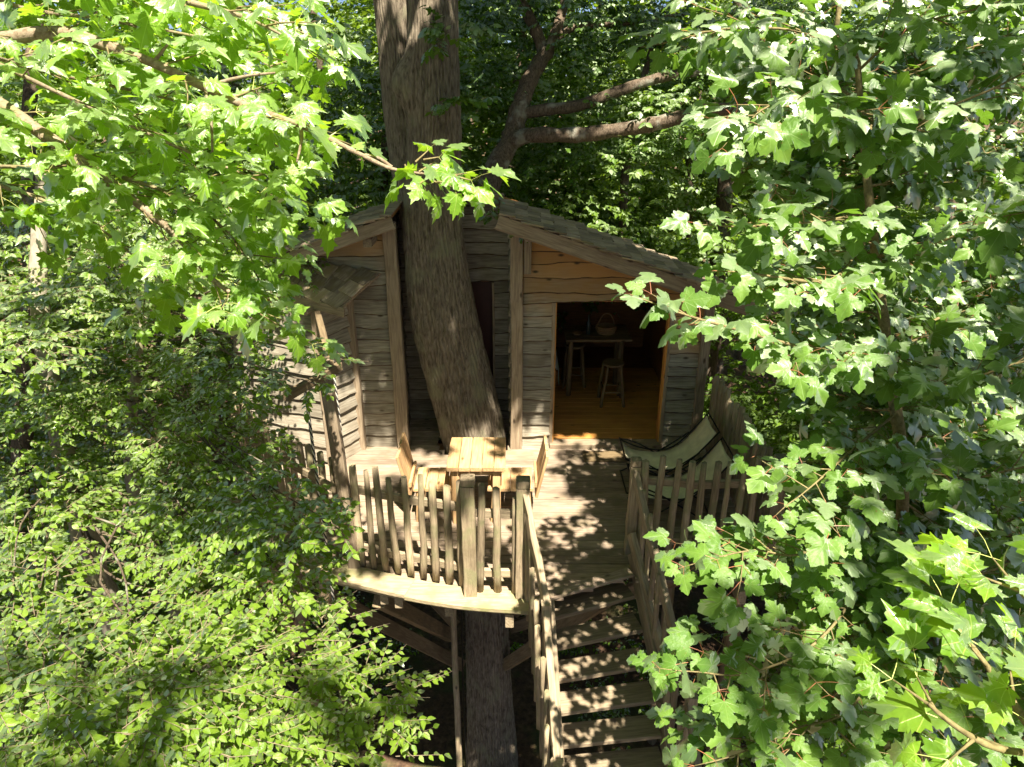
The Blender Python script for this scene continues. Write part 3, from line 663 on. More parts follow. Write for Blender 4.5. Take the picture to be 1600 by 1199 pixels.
railing('deck_railing', 'picket railing in front of the canvas loungers by the stair head', [(1.28, 6.1), (1.75, 6.0), (2.5, 6.02)], [(1.24, 6.14, 1.07, .10)], 9)
railing('deck_railing', 'long picket fence behind the canvas loungers running to the cabin corner', [(2.60, 8.38), (2.62, 7.2), (2.62, 6.05)], [(2.63, 5.98, 1.18, .15)], 22, h=1.12)
railing('deck_railing', 'leafy picket railing beside the tall rope post', [(-1.72, 6.02), (-2.3, 6.5), (-2.9, 7.1), (-3.3, 7.6)], [(-2.95, 7.15, 1.0, .12)], 13)
# tall post with arm and ropes
tp = thing('rope_post', (-1.62, 5.9, 0), 'tall square leaning post with an arm for the striped ropes', 'post')
board('post', tp, (-1.60, 5.88, -.02), (-1.72, 6.0, 2.26), .115, .10, M_POST, up=(0, 1, 0), wave=.006, seg=10, bow=.004)
board('arm', tp, (-1.66, 5.99, 2.2), (-2.30, 8.0, 2.05), .07, .10, M_BEAM); board('arm', tp, (-1.90, 5.40, 2.17), (-1.60, 6.08, 2.17), .06, .08, M_BEAM)
def rope(p0, p1, label):
    p0, p1 = Vector(p0), Vector(p1); r = thing('rope', p1, label, 'rope'); n = int((p1 - p0).length / .02)
    for k, mt in enumerate((M_ROPEW, M_ROPEB)):
        for q in range(2):
            ln_ = [p0.lerp(p1, i / n) + .0085 * Vector((math.cos(i * .75 + (k + 2 * q) * math.pi / 2), math.sin(i * .75 + (k + 2 * q) * math.pi / 2), 0)) for i in range(n + 1)]
            put('strand', tubes_mesh('strand', [(ln_, .0075, .0075)], mt, 5), r)
rope((-1.80, 5.62, 2.14), (-1.78, 5.60, -.95), 'black and white twisted rope hanging far below the deck edge')
rope((-1.86, 6.8, 2.10), (-1.84, 6.8, .02), 'twisted rope hanging behind the tall leaning post')

# ------------------------------------------------------------------ the stair
st = thing('staircase', (.9, 4.2, -2.6), 'steep open-tread wooden staircase descending from the deck between picket handrails', 'stairs')
LT = [(.40, 5.40), (.43, 5.22), (.44, 5.02), (.46, 4.83), (.48, 4.65), (.50, 4.47), (.51, 4.29), (.52, 4.11), (.53, 3.93), (.54, 3.75), (.55, 3.57)]
RT = [(1.25, 5.72), (1.31, 5.47), (1.34, 5.21), (1.38, 4.98), (1.41, 4.76), (1.43, 4.57), (1.44, 4.38), (1.45, 4.19), (1.46, 4.0), (1.47, 3.81), (1.48, 3.62)]
for k, (a_, b_) in enumerate(zip(LT, RT)):
    z = -.21 * (k + 1); d_ = (Vector(b_) - Vector(a_)).normalized(); bk_ = Vector((-d_.y, d_.x)) * .125
    p0 = Vector((a_[0] + bk_.x, a_[1] + bk_.y, z - .025)); p1 = Vector((b_[0] + bk_.x, b_[1] + bk_.y, z - .025))
    board('tread', st, p0, p1, .25, .05, M_TREAD, seg=4, bow=.002)
zb_ = -.21 * 11
def along(T, k0, k1, off, dz):
    return Vector((T[k0][0] + off, T[k0][1], -.21 * (k0 + 1) + dz)), Vector((T[k1][0] + off, T[k1][1], -.21 * (k1 + 1) + dz))
board('stringer', st, (.37, 5.56, .0), along(LT, 10, 10, -.03, -.05)[0], .05, .26, M_TREAD, seg=6)
board('stringer', st, (1.24, 5.95, .14), (1.47, 4.92, -.95), .055, .22, M_RAIL, seg=5, wave=.004)
board('stringer', st, (1.44, 4.99, -.88), along(RT, 10, 10, .05, .0)[0], .055, .24, M_TREAD, seg=5)
board('guard_rail', st, (1.22, 6.02, .33), (1.53, 4.90, -.70), .06, .12, M_RAIL, seg=6, wave=.005)
board('handrail', st, (1.22, 6.18, 1.05), (1.56, 4.55, -.38), .06, .105, M_RAIL, seg=7, wave=.005)
board('handrail', st, (1.56, 4.56, -.40), (1.60, 3.55, -1.30), .06, .105, M_RAIL, seg=5)
board('handrail', st, (.115, 5.42, 1.20), (.30, 4.88, .40), .055, .10, M_RAIL, seg=5, wave=.006)
board('handrail', st, (.29, 4.91, .43), (.42, 3.60, -1.20), .06, .11, M_RAIL, seg=6, wave=.006)
for k in range(13):
    t_ = k / 12; p = Vector((1.27, 6.12, 0)).lerp(Vector((1.60, 3.7, 0)), t_); zt = 1.12 - 2.32 * t_; zb2 = .06 - 2.1 * t_
    log('picket', st, p + Vector((.02, 0, zb2 - .05)), p + Vector((R_.uniform(-.02, .02), R_.uniform(-.02, .02), zt + R_.uniform(-.04, .06))), .030, .025, M_PICK, rough=.2)
for k in range(11):
    t_ = (k + .4) / 11; p = Vector((.13, 5.42, 0)).lerp(Vector((.40, 3.7, 0)), t_); zt = 1.16 - 2.2 * t_; zb2 = -.12 - 2.0 * t_
    log('picket', st, p + Vector((.02, 0, zb2)), p + Vector((R_.uniform(-.02, .01), 0, zt + R_.uniform(-.05, .03))), .030, .025, M_PICK, rough=.22)
board('post', st, (.345, 4.86, -1.25), (.30, 4.86, .45), .085, .085, M_RAIL, up=(0, 1, 0)); board('post', st, (.42, 4.05, -2.2), (.385, 4.05, -.5), .085, .085, M_RAIL, up=(0, 1, 0))
board('post', st, (1.53, 4.55, -1.4), (1.58, 4.55, -.3), .085, .085, M_RAIL, up=(0, 1, 0))
for k in range(6): board('landing_board', st, (.2, 3.34 - k * .14, -2.52), (1.9, 3.34 - k * .14, -2.52), .13, .04, M_TREAD)
for x, y_ in ((.28, 3.3), (1.82, 3.3), (.28, 2.7), (1.82, 2.7)): log('support_post', st, (x, y_, GZ - .2), (x, y_, -2.54), .07, .06, M_BEAM, seg=8)

# ------------------------------------------------------------------ furniture on the deck
pt = thing('garden_table', (-.39, 6.96, 0), 'small square plank table in front of the tree trunk', 'table')
for k in range(5): board('top_plank', pt, (-.645 + k * .128, 6.62, .735), (-.645 + k * .128, 7.31, .735), .124, .045, M_FRESH, up=(0, 0, 1), wave=.004, bow=.002)
for x in (-.62, -.17):
    for y_ in (6.70, 7.22): board('leg', pt, (x, y_, 0), (x, y_, .71), .085, .07, M_FRESH, up=(0, 1, 0))
board('apron', pt, (-.62, 6.70, .66), (-.17, 6.70, .66), .03, .08, M_FRESH); board('apron', pt, (-.62, 7.22, .66), (-.17, 7.22, .66), .03, .08, M_FRESH)
def chair(cx, cy, s, label):
    c_ = thing('garden_chair', (cx, cy, 0), label, 'chair')
    for k in range(4): board('seat_plank', c_, (cx - s * .19 + s * k * .125, cy - .23, .43), (cx - s * .19 + s * k * .125, cy + .23, .43), .12, .032, M_FRESH, wave=.004)
    for k in range(4): board('back_plank', c_, (cx - s * .27 - s * .02, cy - .21 + k * .14, .36), (cx - s * .40, cy - .21 + k * .14, .87 + R_.uniform(-.02, .02)), .135, .03, M_FRESH, up=(s, 0, .2), wave=.004)
    for x in (-.19, .17):
        for y_ in (-.19, .19): board('leg', c_, (cx + s * x * 1.15, cy + y_, 0), (cx + s * x, cy + y_, .42), .06, .05, M_FRESH, up=(0, 1, 0))
    board('back_rail', c_, (cx - s * .285, cy - .24, .50), (cx - s * .285, cy + .24, .50), .03, .06, M_FRESH)
chair(-.84, 6.92, 1, 'pale plank chair between the rope post and the small table')
chair(-.02, 6.92, -1, 'pale plank chair between the small table and the stair head')
def lounger(cy, label):
    l = thing('sling_lounger', (1.9, cy, 0), label, 'lounger', None)
    S = smooth_line([(1.38, 0, .42), (1.48, 0, .33), (1.66, 0, .29), (1.90, 0, .29), (2.08, 0, .38), (2.24, 0, .57), (2.38, 0, .79)], 5)
    V, F = [], []; hw = .225
    for i, p in enumerate(S):
        n_ = Vector((0, 0, .006))
        for yy, dz in ((-hw, .02), (-hw * .5, .0), (0, -.012), (hw * .5, 0), (hw, .02)): V.append((p.x, cy + yy, p.z + dz))
    for i in range(len(S) - 1):
        for j in range(4): F.append((i * 5 + j, (i + 1) * 5 + j, (i + 1) * 5 + j + 1, i * 5 + j + 1))
    me = pym('sling', V, F, M_CANVAS, True); o = put('sling', me, l); md = o.modifiers.new('thick', 'SOLIDIFY'); md.thickness = .006
    for sy in (-1, 1):
        yy = cy + sy * .245
        ln1 = [Vector((1.34, yy, .47)), Vector((1.66, yy, .34)), Vector((2.02, yy, .37)), Vector((2.41, yy, .83))]
        put('side_tube', tubes_mesh('side_tube', [(smooth_line(ln1, 5), .0095, .0095)], M_METAL, 7), l)
        put('leg_tube', tubes_mesh('leg_tube', [(smooth_line([(1.34, yy, .48), (1.60, yy, .40), (2.18, yy, .03), (2.26, yy, .0095)], 4), .0095, .0095)], M_METAL, 7), l)
        put('leg_tube', tubes_mesh('leg_tube', [(smooth_line([(2.20, yy + sy * .02, .56), (1.9, yy + sy * .02, .33), (1.46, yy + sy * .02, .04), (1.38, yy + sy * .02, .0095)], 4), .0095, .0095)], M_METAL, 7), l)
    for x, z in ((1.34, .48), (2.41, .83), (2.26, .0096), (1.38, .0096)): put('cross_tube', tubes_mesh('cross_tube', [([Vector((x, cy - .265, z)), Vector((x, cy, z)), Vector((x, cy + .265, z))], .0095, .0095)], M_METAL, 7), l)
lounger(7.55, 'cream canvas sling lounger closest to the cabin wall'); lounger(6.92, 'cream canvas sling lounger closest to the picket railing')
dm = thing('doormat', (1.22, 8.2, 0), 'small brown woven doormat in front of the cabin threshold', 'doormat')
put('mat', board_mesh(.56, .26, .02, M_MAT, bow=.001), dm, frame((.94, 8.16, .014), (1.50, 8.16, .014))[0])
for k in range(8): board('rib', dm, (.96, 8.05 + k * .031, .027), (1.48, 8.05 + k * .031, .027), .018, .010, M_MAT, seg=3)

# ------------------------------------------------------------------ leaves
NORWAY = [(0, 0), (.10, -.09), (.34, -.16), (.30, -.03), (.44, .03), (.42, .12), (.64, .20), (.49, .27), (.51, .38), (.36, .38), (.24, .40), (.26, .52), (.37, .67), (.24, .66), (.20, .79), (.09, .80), (0, 1.02)]
SYC = [(0, 0), (.12, -.10), (.26, -.14), (.38, -.06), (.36, .01), (.48, .05), (.58, .14), (.53, .2), (.57, .31), (.47, .36), (.45, .43), (.33, .42), (.24, .44), (.28, .54), (.35, .63), (.28, .68), (.28, .77), (.18, .81), (.11, .91), (0, 1.0)]
OVAL = [(0, 0), (.14, .06), (.25, .20), (.31, .38), (.29, .56), (.20, .76), (.09, .92), (0, 1.03)]
KITE = [(0, 0), (.27, .25), (.27, .55), (0, 1.0)]
OAK = [(0, 0), (.10, .10), (.20, .22), (.14, .32), (.28, .44), (.18, .54), (.30, .68), (.16, .80), (.12, .96), (0, 1.0)]
def template(half, centre, pet=0, fold=.12, droop=.18, curl=.0, ring=False, bend=.0, fan=True):
    """a leaf blade in its own frame: base at the origin (after the stalk), tip along +y, upper side +z"""
    o = list(half) + [(-x, y) for x, y in reversed(half[1:-1])]
    V2 = [centre] + o; n = len(o); T = []
    if ring:
        mid = [((x + centre[0]) * .5, (y + centre[1]) * .5) for x, y in o]; V2 = [centre] + mid + o
        for i in range(n):
            k = (i + 1) % n; T += [(0, 1 + i, 1 + k), (1 + i, 1 + n + i, 1 + n + k), (1 + i, 1 + n + k, 1 + k)]
    elif len(o) == 6:
        V2 = o; T = [(0, 1, 2), (0, 2, 3), (0, 3, 4), (0, 4, 5)]
    elif fan:
        for i in range(n): T.append((0, 1 + i, 1 + (i + 1) % n))
    A = np.array(V2, float); x, y = A[:, 0], A[:, 1]
    z = fold * np.abs(x) * (1 - .9 * np.abs(x)) - droop * y ** 2 - curl * x ** 2 + bend * np.sin(x * 7 + y * 5) * .06
    V = np.stack([x, y, z], 1); uv = A.copy(); mi = np.zeros(len(T), int); T = -np.array(T)[:, ::-1] * -1
    if pet:
        pd = np.array([0, math.cos(.35), math.sin(.35)]) * pet; V = V + np.array([0, 1, .0]) * pet * .94 + np.array([0, 0, pet * .34])
        w_ = .011; b = len(V)
        PV = np.array([(-w_, 0, 0), (w_, 0, 0), (w_ * .8, pet * .5, pet * .24), (-w_ * .8, pet * .5, pet * .24), (w_ * .8, pet * .95, pet * .345), (-w_ * .8, pet * .95, pet * .345)])
        V = np.concatenate([V, PV]); uv = np.concatenate([uv, np.full((6, 2), 5.)])
        PT = np.array([(0, 1, 2), (0, 2, 3), (3, 2, 4), (3, 4, 5)]) + b
        T = np.concatenate([T, PT]); mi = np.concatenate([mi, np.ones(4, int)])
    return V, T, uv, mi
def frames_np(D, Nn):
    y = D / (np.linalg.norm(D, axis=1)[:, None] + 1e-9); z = Nn - (Nn * y).sum(1)[:, None] * y; z /= np.linalg.norm(z, axis=1)[:, None] + 1e-9
    return np.stack([np.cross(y, z), y, z], 2)
def expand(name, tpls, P, Rm, S, tint, mats):
    VV, TT, UU, MM, AA, o = [], [], [], [], [], 0; pick = rng.integers(0, len(tpls), len(P))
    for q, (V, T, uv, mi) in enumerate(tpls):
        s = pick == q
        if not s.any(): continue
        W = np.einsum('nij,vj->nvi', Rm[s], V) * S[s][:, None, None] + P[s][:, None, :]; n, v = W.shape[:2]
        VV.append(W.reshape(-1, 3)); TT.append((T[None] + (np.arange(n) * v)[:, None, None]).reshape(-1, 3) + o); o += n * v
        UU.append(np.tile(uv, (n, 1))); MM.append(np.tile(mi, n)); AA.append(np.repeat(tint[s], v))
    return tri_mesh(name, np.concatenate(VV), np.concatenate(TT), mats, np.concatenate(MM), np.concatenate(UU), np.concatenate(AA))
UP = np.array([0, 0, 1.])
def unit(A): return A / (np.linalg.norm(A, axis=1)[:, None] + 1e-9)
def twig_leaves(P, D, ln, k, size, face=(0, -.25, 1), jit=.35, opp=False, spread=.9, droop=.25, first=.12):
    """k leaves along each straight twig, in two ranks; returns position, direction, normal, size"""
    n = len(P); D = unit(D); side = unit(np.cross(D, np.tile(UP, (n, 1))) + 1e-4); out = []
    for i in range(k):
        t_ = first + (1 - first) * (i // 2 * 2 + 1) / k if opp else first + (1 - first) * (i + .5) / k
        sg = 1 if i % 2 else -1
        if i == k - 1: sg = 0
        pos = P + D * (ln * t_)[:, None]
        d = D * (.55 if sg else 1) + side * sg * spread + rng.normal(0, .22, (n, 3)) - UP * droop
        nn_ = np.array(face) + rng.normal(0, jit, (n, 3)) + d * .1
        out.append((pos, d, nn_, size * rng.uniform(.65, 1.15, n)))
    return [np.concatenate(a_) for a_ in zip(*out)]
def clump_twigs(c, r, n, inner=.45):
    u = unit(rng.normal(size=(n, 3))); u[:, 2] = np.where(u[:, 2] < -.35, -u[:, 2], u[:, 2])
    q = rng.uniform(inner ** 3, 1, n) ** (1 / 3)
    P = np.array(c) + u * np.array(r) * q[:, None]
    D = unit(u * np.array([1, 1, .25]) + rng.normal(0, .45, (n, 3)) * np.array([1, 1, .4]) - UP * .1)
    return P, D
def sprays(lines, gap, tl, node, size, face, jit=.35, lift=.1, petiole=True, droop=.3, per_node=2):
    """maple shoots: twigs leave the limbs on both sides, leaves in opposite pairs at the nodes"""
    PP, DD, NN, SS, TW = [], [], [], [], []
    for pts in lines:
        L = smooth_line(pts, 5); d = 0; nxt = gap * R_.random(); sg = 1
        tot = sum((b - a_).length for a_, b in zip(L, L[1:]))
        for a_, b in zip(L, L[1:]):
            s = (b - a_).length; tg = (b - a_).normalized()
            while nxt < d + s:
                p = a_.lerp(b, (nxt - d) / s); late = nxt / tot; sg = -sg
                if late > .12:
                    sd_ = Vector((tg.y, -tg.x, 0)); sd_ = sd_.normalized() if sd_.length > .1 else Vector((R_.uniform(-1, 1), R_.uniform(-1, 1), 0)).normalized()
                    D = (tg * R_.uniform(.3, .9) + sd_ * sg * R_.uniform(.4, 1.1) + Vector((0, 0, R_.uniform(-.35, .45) + lift)) + Vector((R_.uniform(-.3, .3), R_.uniform(-.3, .3), 0))).normalized()
                    TW.append((p, D, tl * R_.uniform(.45, 1.2)))
                nxt += gap * R_.uniform(.6, 1.4)
            d += s
        TW.append((L[-1], (L[-1] - L[-3]).normalized(), tl * .8))
    lines_out = []
    for p, D, l in TW:
        k = max(1, int(l / node)); q = p.copy(); cur = D.copy(); pl = [q.copy()]; rot = R_.uniform(0, 3)
        for i in range(k):
            cur = (cur + Vector((R_.uniform(-.12, .12), R_.uniform(-.12, .12), R_.uniform(-.12, .06)))).normalized(); q = q + cur * node; pl.append(q.copy())
            sd_ = cur.cross(Vector((0, 0, 1)))
            if sd_.length < .1: sd_ = Vector((1, 0, 0))
            sd_.normalize(); u2 = sd_.cross(cur); an = rot + i * math.pi / 2 * R_.uniform(.8, 1.2)
            ax = sd_ * math.cos(an) + u2 * math.sin(an) * .55
            pr = [(ax, .4), (-ax, .4)][:per_node] + ([(cur, 1)] if i == k - 1 else [])
            for a2, fw_ in pr:
                d_ = a2 + cur * fw_ + Vector((0, 0, -droop + R_.uniform(-.25, .25)))
                PP.append(q); DD.append(d_); NN.append(Vector(face) + Vector((R_.gauss(0, jit), R_.gauss(0, jit), R_.gauss(0, jit)))); SS.append(size * R_.uniform(.52, 1.28) * (1 if i < k - 1 else .75))
        lines_out.append((pl, .0042, .0018))
    f = lambda A: np.array([tuple(v) for v in A], float)
    return f(PP), f(DD), f(NN), np.array(SS), lines_out
def leaves_onto(tree, P, D, Nn, S, tp_hi, tp_lo, mats, n_obj=300, stuff='foliage', label=None):
    """up to 300 leaves as single parts (the ones that show largest), all others as one part"""
    Rm = frames_np(D, Nn); tint = np.clip(rng.beta(2, 2, len(P)), 0, 1)
    keep = np.linalg.norm(P - np.array([0, 0, CAM_H]), axis=1) > .8
    P, Rm, S, tint = P[keep], Rm[keep], S[keep], tint[keep]
    dep, vis = in_view(P); size = np.where(vis, S / np.maximum(dep, .3), 0); order = np.argsort(-size)
    n_obj = min(n_obj, int(vis.sum())); singles = order[:n_obj]; rest = order[n_obj:]
    var = []
    for q, tpl in enumerate(tp_hi):
        for tv in (.15, .5, .85):
            var.append(tri_mesh('leaf', tpl[0], tpl[1], mats, tpl[3], tpl[2], np.full(len(tpl[0]), tv), smooth=True))
    for i in singles:
        M = Matrix.Identity(4); r = Rm[i] * S[i]
        for a_ in range(3):
            for b in range(3): M[a_][b] = r[a_][b]
            M[a_][3] = P[i][a_]
        put('leaf', var[R_.randrange(len(var))], tree, M)
    if len(rest):
        o = put(stuff, expand(stuff, tp_lo, P[rest], Rm[rest], S[rest], tint[rest], mats), tree); o['kind'] = 'stuff'
def tpl_set(half, c, pet, ring, k=4, fold=.14, droop=.2):
    return [template(half, c, pet, fold * R_.uniform(-.3, 1.6), droop * R_.uniform(.2, 2.4), R_.uniform(-.2, .55), ring, R_.uniform(0, 1.8)) for _ in range(k)]
T_NOR_HI, T_NOR = tpl_set(NORWAY, (0, .28), .75, True, 5), tpl_set(NORWAY, (0, .28), .75, False, 4)
T_SYC_HI, T_SYC = tpl_set(SYC, (0, .28), .6, True, 8, .18, .25), tpl_set(SYC, (0, .28), .6, False, 8, .18, .25)
T_OV_HI, T_OV = tpl_set(OVAL, (0, .45), 0, False, 3), tpl_set(KITE, (0, .42), 0, False, 3)
T_OAK = tpl_set(OAK, (0, .5), 0, False, 3)
T_KITE = tpl_set(KITE, (0, .42), 0, False, 3, .2, .2)
FACE_CLEARING = (.05, -.40, .85)

# ------------------------------------------------------------------ the tree that carries the hut
host = thing('host_tree', (-.36, 8.55, GZ), 'stout ridged-bark tree whose trunk leans through the deck and cabin roof', 'tree')
def ridged_trunk(name, line, radii, n_r, seg_a, seg_z, mat, amp=.022, burl=None):
    L = smooth_line(line, 12); n = len(L); P = np.array([tuple(p) for p in L]); q = np.linspace(0, n - 1, seg_z); P = np.stack([np.interp(q, np.arange(n), P[:, k]) for k in range(3)], 1)
    rr = np.interp(np.linspace(0, 1, seg_z), np.linspace(0, 1, len(radii)), radii)
    th = np.arange(seg_a) * 2 * np.pi / seg_a; TH, ZZ = np.meshgrid(th, P[:, 2])
    wob = .55 * np.sin(ZZ * 1.7 + 2 * np.sin(TH * 3)) + .35 * np.sin(ZZ * 4.3 + TH * 5) + .5 * np.sin(ZZ * .6 + TH * 2) + .3 * np.sin(ZZ * 9.1 - TH * 7)
    rid = np.abs(np.sin(TH * n_r / 2 + wob * 1.15)) ** .38 * (.72 + .28 * np.sin(ZZ * 11 + TH * 23 + 3 * wob) * np.sin(ZZ * 5.3 - TH * 17))
    bulge = 1 + .05 * np.sin(TH * 2 + ZZ * .8) + .03 * np.sin(TH * 3 - ZZ * 1.3)
    RR = rr[:, None] * bulge + amp * (rid - .5)
    if burl:
        for (ta, z0, sa, sz, h) in burl:
            da = np.angle(np.exp(1j * (TH - ta))); RR = RR + h * np.exp(-(da / sa) ** 2 - ((ZZ - z0) / sz) ** 2)
    V = np.stack([P[:, 0][:, None] + RR * np.cos(TH), P[:, 1][:, None] + RR * np.sin(TH), ZZ], 2).reshape(-1, 3)
    i, j = np.meshgrid(np.arange(seg_z - 1), np.arange(seg_a), indexing='ij'); i = i.ravel(); j = j.ravel(); k = (j + 1) % seg_a
    a_, b, c_, d = i * seg_a + j, i * seg_a + k, (i + 1) * seg_a + k, (i + 1) * seg_a + j
    return put(name, tri_mesh(name, V, np.concatenate([np.stack([a_, b, c_], 1), np.stack([a_, c_, d], 1)]), [mat], smooth=True), host)
ridged_trunk('trunk', [(-.34, 8.50, GZ - .3), (-.36, 8.5, -5), (-.38, 8.5, -3), (-.42, 8.56, -1), (-.52, 8.62, 0), (-.68, 8.66, .85), (-.86, 8.70, 1.74), (-.96, 8.74, 2.6), (-.98, 8.78, 3.2), (-.92, 8.84, 4.1), (-.88, 8.9, 5.2), (-.8, 9.0, 7), (-.6, 9.1, 10)],
             [.44, .36, .33, .37, .43, .42, .41, .36, .33, .31, .28, .25, .2], 52, 380, 270, M_BARK, .034, burl=[(3.5, 4.55, .5, .27, .20)])
ridged_trunk('stem', [(-1.02, 8.92, 2.2), (-1.20, 9.02, 3.2), (-1.32, 9.22, 4.2), (-1.38, 9.30, 5.4), (-1.6, 9.3, 8), (-2.0, 9.6, 10.5)], [.18, .24, .25, .23, .18, .1], 40, 240, 160, M_BARK, .020)
limb('limb', host, [(-.7, 9.05, 8.4), (1.2, 8.2, 9.6), (3.2, 7.2, 10.4), (5.0, 6.0, 10.9)], .16, .05, M_BARK2)
limb('limb', host, [(-1.7, 9.4, 8.6), (-3.4, 9.0, 10), (-5.0, 8.8, 11)], .12, .04, M_BARK2)
limb('limb', host, [(-.6, 9.1, 9.6), (.2, 10.5, 11), (1, 12, 12.4)], .12, .04, M_BARK2)
limb('limb', host, [(-.75, 9.0, 7.6), (-.6, 7.6, 9.0), (.2, 6.0, 10.0)], .11, .03, M_BARK2)
def crown(tree, clumps, per, k, size, ln, tpl, mats, face=(0, -.2, 1), jit=.4, name='crown'):
    P, D = zip(*[clump_twigs(c, r, int(per * d)) for c, r, d in clumps]); P = np.concatenate(P); D = np.concatenate(D)
    a_ = twig_leaves(P, D, np.full(len(P), ln) * rng.uniform(.6, 1.2, len(P)), k, size, face, jit)
    return a_
def crown_onto(tree, a_, tpl, mats, name='crown'):
    P, D, Nn, S = a_; o = put(name, expand(name, tpl, P, frames_np(D, Nn), S, np.clip(rng.beta(2, 2, len(P)), 0, 1), mats), tree); o['kind'] = 'stuff'; return o
hc = []
for k in range(70):
    an = R_.uniform(0, 6.28); q = R_.uniform(.5, 5.4); y_ = 9.6 + q * .9 * math.sin(an)
    if y_ > 5.2: hc.append(((-.6 + q * math.cos(an), y_, R_.uniform(9.0, 13.5)), (.7, .7, .4), 1))
def shade_clumps(n, x0, x1, y0, y1, r, z0=9.2, z1=11.6):  # unseen leaf clumps sheared along the sun direction to shade a chosen zone
    out = []
    for _ in range(n):
        z = R_.uniform(z0, z1); out.append(((R_.uniform(x0, x1) + (z - 10) * .167, R_.uniform(y0, y1) - (z - 10) * .512, z), (r, r, r * .6), (r / .55) ** 1.6))
    return out
hc += shade_clumps(26, -1.2, 4.2, 3.9, 5.6, .5)  # added overhead to keep sun off the cabin wall and trunk
limb('limb', host, [(-.6, 7.6, 9.0), (.6, 5.6, 9.9), (2.4, 4.4, 10.6), (3.8, 4.2, 10.8)], .07, .02, M_BARK2)
crown_onto(host, crown(host, hc, 46, 9, .20, .40, T_KITE, [M_LOAK]), T_KITE, [M_LOAK])
# a low spray of the host tree in front of its bark at the top
a_ = crown(host, [((-.62, 8.2, 4.9), (.28, .25, .3), 1), ((-.55, 8.3, 4.3), (.16, .2, .2), .5), ((-.12, 8.5, 3.0), (.16, .2, .14), .4)], 16, 9, .12, .25, T_OAK, [M_LOAK])
leaves_onto(host, *a_, T_OAK, T_OAK, [M_LOAK], 200)

# ------------------------------------------------------------------ leaning tree behind the hut with long lichened limbs
lt = thing('leaning_tree', (-3.0, 13.6, GZ + .0), 'leaning dark-barked tree behind the cabin with two long lichened limbs', 'tree')
limb('trunk', lt, [(-3.0, 13.6, GZ - .3), (-2.3, 13.3, -2), (-1.2, 13.0, 1.6), at(745, 335, 12.3), at(775, 262, 12.3), at(800, 215, 12.4), at(812, 170, 12.4), at(828, 125, 12.5), at(856, 78, 12.6)], .26, .13, M_BARK2, 12)
limb('limb', lt, [at(852, 86, 12.6), at(838, 50, 12.6), at(815, 0, 12.6), at(790, -80, 12.6), (-.4, 13.4, 9)], .12, .07, M_BARK2)
limb('limb', lt, [at(856, 80, 12.6), at(872, 40, 12.6), at(890, -20, 12.7), at(930, -120, 12.8)], .11, .06, M_BARK2)
limb('limb', lt, [at(790, 228, 12.4), at(825, 212, 12.2), at(900, 211, 11.9), at(970, 203, 11.6), at(1040, 190, 11.3), at(1110, 172, 11), at(1240, 168, 10.6), at(1340, 148, 10.3), at(1480, 150, 10), at(1640, 100, 9.7)], .14, .07, M_BARK2)
limb('limb', lt, [at(812, 178, 12.4), at(850, 172, 12.3), at(905, 165, 12.2), at(960, 145, 12.1), at(1030, 122, 12), at(1110, 108, 12), at(1200, 80, 12), at(1320, 70, 12)], .12, .05, M_BARK2)
limb('limb', lt, [at(860, 72, 12.6), at(900, 42, 12.6), at(990, 35, 12.5), at(1080, 20, 12.5)], .07, .03, M_BARK2)
lc = []
for (px, py, d, r) in ((760, 60, 12.9, .8), (730, 140, 13, .7), (880, 100, 13, .8), (950, 60, 12.8, .9), (1040, 60, 12.6, .9), (900, 20, 12.6, .8), (980, 170, 12.6, .6), (1080, 150, 12.4, .7), (870, 250, 12.9, .6), (930, 240, 12.8, .6), (1010, 240, 12.3, .6), (780, 130, 12.9, .6), (1150, 130, 12.2, .8), (1250, 110, 12, .8), (1100, 220, 12, .6), (1200, 60, 12, 1), (800, 20, 13, .8), (720, 40, 13, .6), (1350, 90, 11.5, .9), (1480, 60, 11, 1), (1000, -40, 12.5, 1.2), (1300, 0, 12, 1.2)):
    lc.append((tuple(at(px, py, d)), (r, r, r * .55), r * r * 1.7))
a_ = crown(lt, lc, 75, 10, .115, .42, T_OAK, [M_LOAK], (0, -.3, .9))
crown_onto(lt, a_, T_OAK, [M_LOAK])

# ------------------------------------------------------------------ Norway maple reaching in from the side, above the wing
nm = thing('norway_maple', (-5.2, 2.2, GZ), 'maple with sharp-pointed yellow-green leaves reaching over the wing roof', 'tree')
limb('trunk', nm, [(-5.2, 2.2, GZ - .3), (-5.1, 2.25, -2), (-5.0, 2.3, 1.5), (-4.9, 2.3, 4.2), (-4.7, 2.2, 7.5), (-4.6, 2.2, 10)], .24, .08, M_BARK3, 12)
B1 = [(-4.9, 2.3, 4.3), at(-330, 120, 2.9), at(-60, 72, 2.7), at(80, 52, 2.65), at(150, 66, 2.6), at(235, 97, 2.6), at(320, 136, 2.6), at(400, 172, 2.6), at(480, 200, 2.6), at(560, 240, 2.55), at(612, 264, 2.5), at(665, 272, 2.5)]
B2 = [(-4.95, 2.3, 3.6), at(-300, 40, 3.4), at(-60, 130, 3.1), at(60, 205, 3.05), at(140, 262, 3.05), at(220, 322, 3.1), at(290, 382, 3.15), at(325, 430, 3.2), at(370, 465, 3.25), at(405, 490, 3.3)]
B0 = [(-4.8, 2.2, 6.0), at(-250, -160, 2.7), at(0, -80, 2.6), at(200, -20, 2.6), at(320, 10, 2.6), at(390, 30, 2.65), at(450, 60, 2.7)]
B3 = [at(-60, 72, 2.7), at(80, 140, 2.9), at(190, 190, 3.0), at(300, 240, 3.05), at(400, 280, 3.1), at(465, 310, 3.15)]
B4 = [at(-300, 40, 3.4), at(-50, 260, 3.5), at(60, 310, 3.6), at(160, 360, 3.7), at(240, 430, 3.8)]
